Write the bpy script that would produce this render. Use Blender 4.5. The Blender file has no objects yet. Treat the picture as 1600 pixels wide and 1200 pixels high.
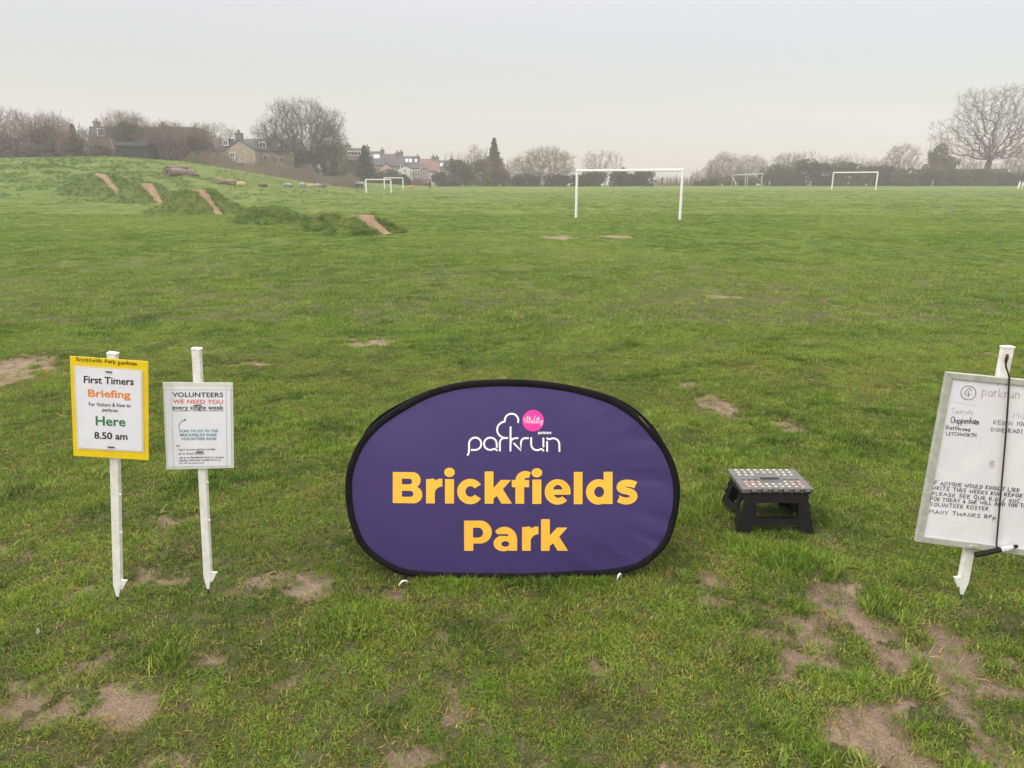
import bpy, math, random
import numpy as np
from mathutils import Vector
R = math.radians
sc = bpy.context.scene
COL = sc.collection

# ------------------------------------------------------------------ camera, sky, sun, exposure
CAMH = 1.6
PITCH = 16.1
FPX = 1110.0
cam = bpy.data.cameras.new('camera')
cam_o = bpy.data.objects.new('camera', cam)
COL.objects.link(cam_o)
cam.sensor_width = 36.0
cam.lens = FPX / 1600 * 36.0
cam.clip_start = 0.05
cam.clip_end = 3000
cam_o.location = (0, 0, CAMH)
cam_o.rotation_euler = (R(90 - PITCH), 0, 0)
sc.camera = cam_o

world = bpy.data.worlds.new('World')
sc.world = world
world.use_nodes = True
wn, wl = world.node_tree.nodes, world.node_tree.links
wn.clear()
w_out = wn.new('ShaderNodeOutputWorld')
# clear-sky base, very weak, under an overcast cloud layer
sky = wn.new('ShaderNodeTexSky')
sky.sky_type = 'NISHITA'
sky.sun_disc = False
sky.sun_elevation = R(42)
sky.sun_rotation = R(-118)
bg1 = wn.new('ShaderNodeBackground')
bg1.inputs['Strength'].default_value = 0.05
wl.new(sky.outputs[0], bg1.inputs['Color'])
tc = wn.new('ShaderNodeTexCoord')
sep = wn.new('ShaderNodeSeparateXYZ')
wl.new(tc.outputs['Generated'], sep.inputs[0])
mr = wn.new('ShaderNodeMapRange')            # overcast sky: grows brighter towards the zenith
mr.interpolation_type = 'SMOOTHSTEP'
mr.inputs['From Min'].default_value = 0.05
mr.inputs['From Max'].default_value = 1.0
mr.inputs['To Min'].default_value = 0.437
mr.inputs['To Max'].default_value = 2.6
wl.new(sep.outputs['Z'], mr.inputs['Value'])
nz = wn.new('ShaderNodeTexNoise')
nz.inputs['Scale'].default_value = 1.3
nz.inputs['Detail'].default_value = 3
mpw = wn.new('ShaderNodeMapping')
mpw.inputs['Scale'].default_value = (1, 1, 3)
wl.new(tc.outputs['Generated'], mpw.inputs[0])
wl.new(mpw.outputs[0], nz.inputs['Vector'])
mr2 = wn.new('ShaderNodeMapRange')
mr2.inputs['To Min'].default_value = 0.94
mr2.inputs['To Max'].default_value = 1.06
wl.new(nz.outputs[0], mr2.inputs['Value'])
mul = wn.new('ShaderNodeMath')
mul.operation = 'MULTIPLY'
wl.new(mr.outputs[0], mul.inputs[0])
wl.new(mr2.outputs[0], mul.inputs[1])
bg2 = wn.new('ShaderNodeBackground')
bg2.inputs['Color'].default_value = (1.0, 0.928, 0.888, 1)
wl.new(mul.outputs[0], bg2.inputs['Strength'])
addw = wn.new('ShaderNodeAddShader')
wl.new(bg1.outputs[0], addw.inputs[0])
wl.new(bg2.outputs[0], addw.inputs[1])
wl.new(addw.outputs[0], w_out.inputs['Surface'])

sun = bpy.data.lights.new('sun', 'SUN')
sun.energy = 1.5
sun.angle = R(22)
sun.color = (1.0, 0.97, 0.92)
sun_o = bpy.data.objects.new('sun', sun)
COL.objects.link(sun_o)
sun_o.rotation_euler = (R(48), 0, R(-62))

sc.view_settings.view_transform = 'Standard'
sc.view_settings.look = 'None'
sc.view_settings.gamma = 1
sc.view_settings.use_curve_mapping = False
sc.view_settings.exposure = 0.10
sc.render.engine = 'CYCLES'
sc.cycles.use_denoising = True
sc.cycles.max_bounces = 6
sc.cycles.diffuse_bounces = 3
sc.cycles.glossy_bounces = 2
sc.cycles.transmission_bounces = 3
sc.cycles.volume_bounces = 1
sc.cycles.transparent_max_bounces = 6
sc.cycles.use_adaptive_sampling = False

rng = np.random.default_rng(7)

# ------------------------------------------------------------------ pixel (1600x1200) -> world
_p = R(PITCH)
CAM = np.array([0, 0, CAMH])
FW = np.array([0, math.cos(_p), -math.sin(_p)])
UP = np.array([0, math.sin(_p), math.cos(_p)])

def ray(px, py):
    d = FW * FPX + np.array([1., 0, 0]) * (px - 800) + UP * (600 - py)
    return d / np.linalg.norm(d)

def at(px, py, Y):
    """world point seen at px,py whose distance along +Y is Y"""
    d = ray(px, py)
    return CAM + d * (Y / d[1])

# ------------------------------------------------------------------ noise and terrain
def vnoise(x, y, seed=0):
    x = np.asarray(x, float); y = np.asarray(y, float)
    xi = np.floor(x).astype(np.int64); yi = np.floor(y).astype(np.int64)
    xf = x - xi; yf = y - yi
    u = xf * xf * (3 - 2 * xf); v = yf * yf * (3 - 2 * yf)
    def h(a, b):
        n = (a * 374761393 + b * 668265263 + seed * 1442695041) & 0xffffffff
        n = ((n ^ (n >> 13)) * 1274126177) & 0xffffffff
        n = (n ^ (n >> 16)) & 0xffff
        return n / 65535.0
    return (h(xi, yi) * (1 - u) * (1 - v) + h(xi + 1, yi) * u * (1 - v)
            + h(xi, yi + 1) * (1 - u) * v + h(xi + 1, yi + 1) * u * v) * 2 - 1

def fbm(x, y, scale, octv=4, seed=0, gain=0.5):
    s = 0; a = 1; t = 0
    for i in range(octv):
        s = s + a * vnoise(np.asarray(x) / scale * 2 ** i, np.asarray(y) / scale * 2 ** i, seed + i * 17)
        t += a; a *= gain
    return s / t

def sstep(a, b, x):
    t = np.clip((np.asarray(x, float) - a) / (b - a), 0, 1)
    return t * t * (3 - 2 * t)

HX = [-200, -60, -46, -41, -37, -34, -29, -25, -21, -16, -12, 300]
HZ = [2.6, 3.55, 3.75, 3.75, 3.35, 2.9, 2.05, 1.35, 0.75, 0.25, 0.0, 0.0]

def base_z(x, y):
    x = np.asarray(x, float); y = np.asarray(y, float)
    A = np.interp(x, HX, HZ)
    t = sstep(30, 78, y)
    z = A * (0.35 * t + 0.65 * t * t)
    z = z * (1 - 0.45 * sstep(90, 160, y))
    z = z + 0.42 * sstep(70, 150, y) * (1 - np.clip(A / 3, 0, 1))
    sh = np.exp(-((x + 36) / 9) ** 2 - ((y - 68) / 12) ** 2)      # tussocky shoulder of the hill
    z = z + sh * (0.16 * fbm(x, y, 2.2, 3, 5) + 0.05)
    z = z - 3.4 * sstep(152, 215, y) * (1 - np.clip(A / 3, 0, 1))
    und = 0.05 * fbm(x, y, 6.0, 2, 11) * sstep(6, 14, y) + 0.012 * fbm(x, y, 0.8, 2, 3)
    z = z + und
    return z

def hit_flat(px, py):
    d = ray(px, py)
    lo = None; t = 0.8
    while t < 900:
        p = CAM + d * t
        if p[2] < float(base_z(p[0], p[1])):
            a, b = t / 1.02, t
            for _ in range(24):
                m = (a + b) / 2; q = CAM + d * m
                if q[2] < float(base_z(q[0], q[1])): b = m
                else: a = m
            return CAM + d * b
        t *= 1.02
    return CAM + d * 200

# bare soil patches measured in the photograph: px, py, half-width px, half-height px, strength, slant
PATCH = [(185, 1110, 44, 28, 1), (50, 1142, 40, 18, 1), (8, 1095, 22, 24, 1), (135, 1028, 30, 9, .8), (112, 1065, 30, 8, .8),
         (315, 1030, 30, 12, .9), (285, 1095, 16, 14, .8), (265, 910, 24, 12, .9), (375, 908, 26, 12, .9), (478, 915, 36, 20, 1),
         (282, 804, 28, 9, .9), (246, 832, 26, 9, .8), (345, 815, 18, 6, .7), (620, 941, 22, 13, .9), (688, 988, 16, 8, .8),
         (710, 1106, 42, 26, 1.1), (740, 1122, 24, 18, .9), (640, 1188, 32, 20, 1.1), (948, 1050, 22, 10, .9), (800, 985, 24, 8, .7),
         (5, 582, 72, 26, 1.25), (575, 536, 34, 7, .9), (400, 567, 34, 5, .8), (300, 548, 50, 5, .5), (1110, 885, 18, 14, .9), (1128, 935, 46, 16, 1),
         (1280, 955, 70, 24, 1.1), (1265, 915, 30, 12, .8), (1325, 932, 46, 16, 1), (1240, 1022, 40, 14, .9), (1190, 990, 40, 10, .8), (1232, 1052, 36, 22, .9),
         (1400, 1015, 55, 14, 1), (1440, 1012, 36, 14, .9), (1322, 890, 22, 12, .8), (1385, 1130, 24, 22, 1), (1490, 1108, 40, 22, 1),
         (1540, 1165, 48, 26, 1.1), (1510, 1085, 30, 16, .8), (1560, 1030, 44, 12, .9), (1600, 1050, 24, 14, .8), (1120, 632, 28, 12, .9),
         (1232, 662, 26, 12, .8), (1075, 602, 30, 6, .6), (1165, 655, 30, 8, .5), (1150, 640, 22, 10, .7), (1132, 464, 26, 3, .8), (600, 1060, 40, 12, .5),
         (1045, 862, 20, 8, .6), (1175, 760, 24, 10, .5), (870, 372, 30, 2.5, .8), (960, 370, 30, 2.5, .6), (1265, 1130, 26, 10, .6),
         (1345, 1085, 26, 10, .7), (430, 1080, 26, 14, .6), (560, 1130, 30, 16, .6), (240, 1185, 24, 12, .6), (820, 1180, 24, 14, .7),
         (1040, 905, 20, 8, .7), (1470, 1060, 26, 12, .7), (1575, 1120, 28, 16, .9), (1045, 450, 20, 2, .5), (560, 455, 30, 3, .35), (150, 565, 60, 7, .6),
         (690, 430, 60, 2, .4), (1300, 440, 50, 3, .35), (1225, 860, 30, 10, .7), (405, 339, 16, 2.2, 1.2), (490, 345, 14, 2.5, 1.3), (1255, 985, 30, 14, .9), (1360, 975, 34, 10, .8), (1180, 960, 30, 8, .7), (1455, 1085, 30, 10, .8), (1290, 1015, 30, 12, .8), (380, 930, 24, 8, .7), (450, 960, 26, 8, .5), (100, 925, 40, 10, .5), (30, 1060, 30, 8, .7), (1420, 950, 26, 6, .6), (880, 1150, 24, 9, .6), (1090, 1150, 22, 9, .5), (1150, 860, 22, 10, .8), (900, 1110, 20, 10, .6), (1130, 1010, 24, 9, .6)]
_PW = []
for (px, py, rx, ry, s) in PATCH:
    c = hit_flat(px, py)
    ex = np.linalg.norm(hit_flat(px + rx, py)[:2] - c[:2])
    ey = np.linalg.norm(hit_flat(px, py + ry)[:2] - c[:2])
    _PW.append((c[0], c[1], ex, ey, s * (1.0 if rx > 40 else 1.22)))

def bare(x, y):
    x = np.asarray(x, float); y = np.asarray(y, float)
    near = 1 - sstep(5, 22, y)
    x0_, y0_ = x, y
    x = x + 0.10 * fbm(x0_, y0_, 0.16, 3, 301, .6); y = y + 0.13 * fbm(x0_, y0_, 0.14, 3, 303, .6)
    v = 0.52 + 0.34 * fbm(x + 0.4 * y, y - 0.2 * x, 0.30, 4, 31) + 0.30 * fbm(x, y * 1.5, 0.12, 3, 33) + 0.30 * fbm(x, y, 1.7, 2, 41)
    reg = 0.17 * np.exp(-((x - 1.5) / 1.0) ** 2 - ((y - 2.0) / .8) ** 2) + 0.03 * (1 - sstep(2.5, 4.5, y)) + 0.04 * (1 - sstep(5, 8, y))
    wide = sstep(0.84, 0.97, v + reg) * 0.85 * (0.25 + 0.75 * near)
    m = np.zeros_like(x)
    wob = 0.6 * fbm(x, y, 0.22, 4, 51, 0.6) + 0.65 * fbm(x, y, 0.085, 3, 53, 0.6)
    for (cx, cy, ex, ey, s) in _PW:
        d = ((x - cx) / (ex * 1.15)) ** 2 + ((y - cy) / (ey * 1.15)) ** 2
        m = np.maximum(m, s * np.clip(1.36 - np.sqrt(d) + 0.85 * wob, 0, 1) * (d < 12))
    m = sstep(0.27, 0.66, m - 0.34 * near * sstep(0.05, 0.5, fbm(x0_, y0_, 0.11, 3, 311, .6)))
    return np.clip(np.maximum(m, wide), 0, 1)

# ------------------------------------------------------------------ dirt jumps (world positions)
def jump_def(px, py, H, lp, lq, strip=True):
    p = hit_flat(px, py)
    return dict(x=p[0], y=p[1], H=H, lp=lp, lq=lq, strip=strip)
PD = np.array([0.80, -0.60]); PD /= np.linalg.norm(PD)
PD2 = np.array([-PD[1], PD[0]])
JUMPS = [jump_def(160, 300, 1.25, 2.9, 3.0), jump_def(228, 315, 1.15, 2.3, 2.7), jump_def(312, 333, 1.1, 2.1, 2.5),
         jump_def(424, 347, 0.55, 1.9, 1.7, 'back'), jump_def(515, 359, 0.52, 1.1, 1.2, 'back'), jump_def(566, 364, 0.55, 1.25, 1.6)]

def jump_h(j, x, y):
    dx = x - j['x']; dy = y - j['y']
    p = (dx * PD[0] + dy * PD[1]) / j['lp']; q = (dx * PD2[0] + dy * PD2[1]) / j['lq']
    r = np.sqrt(np.where(p > 0, (p * 1.0) ** 2, (p * 1.15) ** 2) + q * q)
    r = r + 0.10 * fbm(x, y, 0.9, 3, 61) * (r > .15)
    h = j['H'] * np.clip(1.30 * (1 - np.clip(r, 0, 1)) ** 1.15, 0, 0.88) / 0.88
    return h, p * j['lp'], q * j['lq'], r

def in_strip(j, p, q):
    w = 0.24 + 0.10 * vnoise(p * 1.7, q * 0 + j['x'], 9)
    if not j['strip']: return np.zeros_like(p, bool)
    if j['strip'] == 'back': return (np.abs(q + 0.1) < w) & (p < -0.12) & (p > -j['lp'])
    return (np.abs(q + 0.1) < w) & (p > -0.45) & (p < j['lp'] * 0.98)

def full_z(x, y):
    z = base_z(x, y)
    b = np.zeros_like(z); strip = np.zeros_like(z, bool)
    for j in JUMPS:
        h, p, q, r = jump_h(j, x, y)
        b = np.maximum(b, h)
        strip |= in_strip(j, p, q) & (h > 0.03)
    return z + b, strip

# ------------------------------------------------------------------ object helpers
def tag(o, label=None, cat=None, group=None, kind=None):
    if label: o['label'] = label
    if cat: o['category'] = cat
    if group: o['group'] = group
    if kind: o['kind'] = kind
    return o

def thing(name, loc, label, cat, group=None):
    o = bpy.data.objects.new(name, None)
    o.empty_display_size = 0.1
    COL.objects.link(o)
    o.location = [float(v) for v in loc]
    return tag(o, label, cat, group)

def root_loc(o):
    l = np.zeros(3)
    while o is not None:
        l = l + np.array(o.location); o = o.parent
    return l

def mesh_from(name, verts, faces):
    me = bpy.data.meshes.new(name)
    verts = np.asarray(verts, np.float32).reshape(-1, 3)
    if isinstance(faces, np.ndarray):
        k = faces.shape[1]; n = len(faces)
        me.vertices.add(len(verts)); me.vertices.foreach_set('co', verts.ravel())
        me.loops.add(n * k); me.loops.foreach_set('vertex_index', faces.astype(np.int32).ravel())
        me.polygons.add(n)
        me.polygons.foreach_set('loop_start', np.arange(0, n * k, k, dtype=np.int32))
        try: me.polygons.foreach_set('loop_total', np.full(n, k, np.int32))
        except Exception: pass
        me.update(calc_edges=True)
        me.validate()
    else:
        me.from_pydata(verts.tolist(), [], [tuple(int(i) for i in f) for f in faces])
        me.update()
    return me

def obj(name, verts, faces, mat, parent=None, smooth=False):
    """one mesh object; verts are in WORLD space and get moved into the parent's frame"""
    verts = np.asarray(verts, float).reshape(-1, 3)
    if parent is not None: verts = verts - root_loc(parent)
    me = mesh_from(name, verts, faces)
    if mat is not None: me.materials.append(mat)
    if smooth:
        me.polygons.foreach_set('use_smooth', np.ones(len(me.polygons), bool))
    o = bpy.data.objects.new(name, me)
    COL.objects.link(o)
    o.parent = parent
    return o

class MB:
    def __init__(s): s.v = []; s.f = []
    def add(s, v, f):
        b = len(s.v); s.v += [list(map(float, q)) for q in v]; s.f += [tuple(i + b for i in t) for t in f]; return s
    def box(s, lo, hi):
        (a, b, c), (d, e, f) = lo, hi
        return s.add([(a, b, c), (d, b, c), (d, e, c), (a, e, c), (a, b, f), (d, b, f), (d, e, f), (a, e, f)],
                     [(0, 3, 2, 1), (4, 5, 6, 7), (0, 1, 5, 4), (1, 2, 6, 5), (2, 3, 7, 6), (3, 0, 4, 7)])
    def hexa(s, p8):
        return s.add(p8, [(0, 3, 2, 1), (4, 5, 6, 7), (0, 1, 5, 4), (1, 2, 6, 5), (2, 3, 7, 6), (3, 0, 4, 7)])
    def tube(s, pts, rad, n=10, cap=True, flat=1.0, upv=(0, 0, 1)):
        pts = [np.array(p, float) for p in pts]; m = len(pts)
        rads = rad if hasattr(rad, '__len__') else [rad] * m
        V = []; F = []
        for i, p in enumerate(pts):
            d = pts[min(i + 1, m - 1)] - pts[max(i - 1, 0)]; d /= (np.linalg.norm(d) + 1e-9)
            a = np.cross(d, upv)
            if np.linalg.norm(a) < 1e-3: a = np.cross(d, (1, 0, 0))
            a /= np.linalg.norm(a); b = np.cross(d, a)
            for k in range(n):
                t = 2 * math.pi * k / n
                V.append(p + rads[i] * (math.cos(t) * a + flat * math.sin(t) * b))
        for i in range(m - 1):
            for k in range(n):
                k2 = (k + 1) % n
                F.append((i * n + k, i * n + k2, (i + 1) * n + k2, (i + 1) * n + k))
        if cap:
            F.append(tuple(range(n - 1, -1, -1))); F.append(tuple((m - 1) * n + k for k in range(n)))
        return s.add(V, F)
    def build(s, name, mat, parent=None, smooth=False):
        return obj(name, s.v, s.f, mat, parent, smooth)

def bevel(o, w, seg=2):
    m = o.modifiers.new('bevel', 'BEVEL'); m.width = w; m.segments = seg; m.limit_method = 'ANGLE'; m.angle_limit = R(40)
    return o

def children(o): return [c for c in bpy.data.objects if c.parent == o]
def copy_tree(o, parent=None):
    c = o.copy(); COL.objects.link(c); c.parent = parent
    for ch in children(o): copy_tree(ch, c)
    return c

# ------------------------------------------------------------------ materials
def lin(r, g, b):
    f = lambda c: c / 12.92 if c <= 0.04045 else ((c + 0.055) / 1.055) ** 2.4
    return (f(r / 255), f(g / 255), f(b / 255), 1)

def mat(name, col, rough=0.7, var=0.12, scale=8.0, bump=0.0, bscale=60.0, spec=0.4, metal=0.0, col2=None, coord='Object', trans=0.0, attr=None):
    m = bpy.data.materials.new(name); m.use_nodes = True
    n, l = m.node_tree.nodes, m.node_tree.links
    b = n['Principled BSDF']
    b.inputs['Roughness'].default_value = rough
    b.inputs['Specular IOR Level'].default_value = spec
    b.inputs['Metallic'].default_value = metal
    c = tuple(col[:3]) + (1,)
    c2 = tuple(col2[:3]) + (1,) if col2 else tuple(min(1, v * (1 - var * 2)) for v in c[:3]) + (1,)
    tx = n.new('ShaderNodeTexCoord')
    no = n.new('ShaderNodeTexNoise'); no.inputs['Scale'].default_value = scale; no.inputs['Detail'].default_value = 5
    no.inputs['Roughness'].default_value = 0.65
    l.new(tx.outputs[coord], no.inputs['Vector'])
    mx = n.new('ShaderNodeMix'); mx.data_type = 'RGBA'
    mx.inputs[6].default_value = c; mx.inputs[7].default_value = c2
    rp = n.new('ShaderNodeMapRange'); rp.inputs['From Min'].default_value = 0.38; rp.inputs['From Max'].default_value = 0.68
    l.new(no.outputs[0], rp.inputs['Value']); l.new(rp.outputs[0], mx.inputs[0])
    out = mx.outputs[2]
    if attr:
        at_ = n.new('ShaderNodeAttribute'); at_.attribute_name = attr
        mm = n.new('ShaderNodeMix'); mm.data_type = 'RGBA'; mm.blend_type = 'MULTIPLY'; mm.inputs[0].default_value = 1
        l.new(out, mm.inputs[6]); l.new(at_.outputs['Color'], mm.inputs[7]); out = mm.outputs[2]
    l.new(out, b.inputs['Base Color'])
    if bump > 0:
        nb = n.new('ShaderNodeTexNoise'); nb.inputs['Scale'].default_value = bscale; nb.inputs['Detail'].default_value = 4
        l.new(tx.outputs[coord], nb.inputs['Vector'])
        bp = n.new('ShaderNodeBump'); bp.inputs['Strength'].default_value = bump; bp.inputs['Distance'].default_value = 0.02
        l.new(nb.outputs[0], bp.inputs['Height']); l.new(bp.outputs[0], b.inputs['Normal'])
    if trans > 0:
        tr = n.new('ShaderNodeBsdfTranslucent'); l.new(out, tr.inputs['Color'])
        ms = n.new('ShaderNodeMixShader'); ms.inputs[0].default_value = trans
        l.new(b.outputs[0], ms.inputs[1]); l.new(tr.outputs[0], ms.inputs[2])
        l.new(ms.outputs[0], n['Material Output'].inputs['Surface'])
    return m

M = {}
M['white_plastic'] = mat('white_plastic', (0.83, 0.83, 0.78), 0.45, 0.06, 22, 0.10, 40, col2=(0.66, 0.65, 0.58))
M['white_paint'] = mat('white_paint', (0.82, 0.82, 0.78), 0.5, 0.07, 6, 0.05, 30)
M['grey_metal'] = mat('grey_metal', (0.46, 0.47, 0.44), 0.6, 0.1, 5)
M['steel'] = mat('steel', (0.09, 0.09, 0.10), 0.5, 0.2, 30, metal=0.4)
M['paper'] = mat('paper', (0.80, 0.81, 0.87), 0.35, 0.03, 9, 0.12, 14, spec=0.5)
M['black_ink'] = mat('black_ink', (0.012, 0.012, 0.016), 0.5, 0.0)
M['faded_ink'] = mat('faded_ink', (0.42, 0.34, 0.40), 0.6, 0.25, 60)
M['pale_ink'] = mat('pale_ink', (0.56, 0.52, 0.58), 0.6, 0.25, 60)
M['orange_ink'] = mat('orange_ink', lin(233, 138, 40), 0.5, 0.03)
M['coral_ink'] = mat('coral_ink', lin(222, 105, 66), 0.5, 0.03)
M['green_ink'] = mat('green_ink', lin(56, 126, 62), 0.5, 0.03)
M['teal_ink'] = mat('teal_ink', lin(32, 128, 140), 0.5, 0.03)
M['tie'] = mat('tie', (0.01, 0.01, 0.011), 0.35, 0.0)
M['clear_edge'] = mat('clear_edge', (0.72, 0.74, 0.66), 0.25, 0.06, 20, spec=0.6)
M['banner_yellow'] = mat('banner_yellow', (1.0, 0.50, 0.05), 0.6, 0.05, 30)
M['white_print'] = mat('white_print', (0.85, 0.85, 0.85), 0.5, 0.02)
M['pink_print'] = mat('pink_print', (0.90, 0.04, 0.33), 0.5, 0.03)
M['black_fabric'] = mat('black_fabric', (0.008, 0.0075, 0.009), 0.75, 0.3, 12, 0.2, 500, spec=0.12)
M['black_plastic'] = mat('black_plastic', (0.010, 0.010, 0.0105), 0.6, 0.3, 18, 0.12, 90, spec=0.16, col2=(0.018, 0.0175, 0.0165))
M['grey_plastic'] = mat('grey_plastic', (0.13, 0.13, 0.135), 0.55, 0.2, 20, 0.1, 90, col2=(0.10, 0.10, 0.10))
M['dot_cream'] = mat('dot_cream', (0.62, 0.57, 0.38), 0.7, 0.15, 30)
M['dot_worn'] = mat('dot_worn', (0.62, 0.36, 0.20), 0.7, 0.15, 30)
M['board_white'] = mat('board_white', (0.82, 0.83, 0.86), 0.22, 0.02, 7, 0.02, 6, spec=0.55, col2=(0.74, 0.74, 0.78))
M['board_frame'] = mat('board_frame', (0.37, 0.385, 0.32), 0.5, 0.14, 25, 0.15, 60, col2=(0.50, 0.51, 0.45))
M['cord'] = mat('cord', (0.11, 0.05, 0.04), 0.9, 0.3, 120, 0.6, 400)
M['tape'] = mat('tape', (0.70, 0.70, 0.68), 0.35, 0.3, 60, 0.5, 90, col2=(0.38, 0.38, 0.36))
M['bark'] = mat('bark', (0.115, 0.102, 0.085), 0.9, 0.2, 1.5)
M['bark_red'] = mat('bark_red', (0.145, 0.100, 0.084), 0.9, 0.2, 1.5)
M['bark_tan'] = mat('bark_tan', (0.19, 0.145, 0.105), 0.9, 0.2, 1.5)
M['bark_pale'] = mat('bark_pale', (0.24, 0.215, 0.18), 0.9, 0.2, 1.5)
M['bark_green'] = mat('bark_green', (0.105, 0.105, 0.07), 0.9, 0.2, 1.5)
M['leaf_dark'] = mat('leaf_dark', (0.026, 0.044, 0.018), 0.6, 0.2, 0.8, col2=(0.046, 0.066, 0.026), trans=0.15, attr='tint')
M['leaf_mid'] = mat('leaf_mid', (0.055, 0.075, 0.030), 0.6, 0.2, 0.8, col2=(0.085, 0.09, 0.045), trans=0.2, attr='tint')
M['leaf_brown'] = mat('leaf_brown', (0.072, 0.066, 0.044), 0.7, 0.2, 0.8, col2=(0.105, 0.088, 0.062), trans=0.2, attr='tint')
M['leaf_lime'] = mat('leaf_lime', (0.15, 0.165, 0.05), 0.6, 0.2, 0.8, col2=(0.12, 0.12, 0.05), trans=0.25, attr='tint')
M['blossom'] = mat('blossom', (0.42, 0.42, 0.28), 0.7, 0.2, 0.8, col2=(0.28, 0.28, 0.16), trans=0.25, attr='tint')
M['slate'] = mat('slate', (0.075, 0.075, 0.077), 0.6, 0.2, 1.2)
M['tile_red'] = mat('tile_red', (0.20, 0.12, 0.10), 0.75, 0.15, 1.5)
M['tile_brown'] = mat('tile_brown', (0.12, 0.085, 0.07), 0.75, 0.15, 1.5)
M['stone_wall'] = mat('stone_wall', (0.44, 0.38, 0.28), 0.85, 0.2, 1.6, col2=(0.28, 0.23, 0.16))
M['brick_wall'] = mat('brick_wall', (0.20, 0.11, 0.09), 0.85, 0.2, 1.6, col2=(0.26, 0.17, 0.14))
M['render_pink'] = mat('render_pink', (0.62, 0.42, 0.35), 0.8, 0.05, 1)
M['render_white'] = mat('render_white', (0.72, 0.72, 0.70), 0.8, 0.06, 1)
M['render_grey'] = mat('render_grey', (0.42, 0.41, 0.37), 0.8, 0.06, 1)
M['chimney_stone'] = mat('chimney_stone', (0.23, 0.19, 0.14), 0.85, 0.2, 3)
M['shed_green'] = mat('shed_green', (0.030, 0.048, 0.040), 0.95, 0.15, 2, spec=0.05)
M['pane'] = mat('pane', (0.05, 0.055, 0.06), 0.08, 0.1, 1, spec=0.8)
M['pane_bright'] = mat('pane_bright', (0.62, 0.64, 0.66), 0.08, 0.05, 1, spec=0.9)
M['wood_log'] = mat('wood_log', (0.31, 0.235, 0.165), 0.85, 0.2, 5, 0.5, 8, col2=(0.15, 0.11, 0.08))
M['wood_end'] = mat('wood_end', (0.20, 0.17, 0.13), 0.85, 0.2, 9, col2=(0.11, 0.09, 0.07))
M['hollow'] = mat('hollow', (0.02, 0.017, 0.014), 0.9, 0.1)  # dark colour standing for the shade inside openings
M['stone_grey'] = mat('stone_grey', (0.34, 0.34, 0.33), 0.85, 0.2, 6)
M['stone_yellow'] = mat('stone_yellow', (0.50, 0.38, 0.13), 0.8, 0.1, 6)
M['wood_dark'] = mat('wood_dark', (0.13, 0.10, 0.075), 0.85, 0.2, 6)
M['bramble'] = mat('bramble', (0.26, 0.15, 0.10), 0.8, 0.2, 1, col2=(0.18, 0.13, 0.07), attr='tint')
M['reed'] = mat('reed', (0.20, 0.165, 0.12), 0.85, 0.2, 0.6, col2=(0.14, 0.115, 0.085))
M['cloth_dark'] = mat('cloth_dark', (0.02, 0.02, 0.022), 0.8, 0.1)
M['cloth_white'] = mat('cloth_white', (0.7, 0.7, 0.7), 0.8, 0.1)
M['skin'] = mat('skin', (0.45, 0.26, 0.18), 0.6, 0.05)
M['orange_plastic'] = mat('orange_plastic', (0.55, 0.20, 0.08), 0.5, 0.1)

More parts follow.
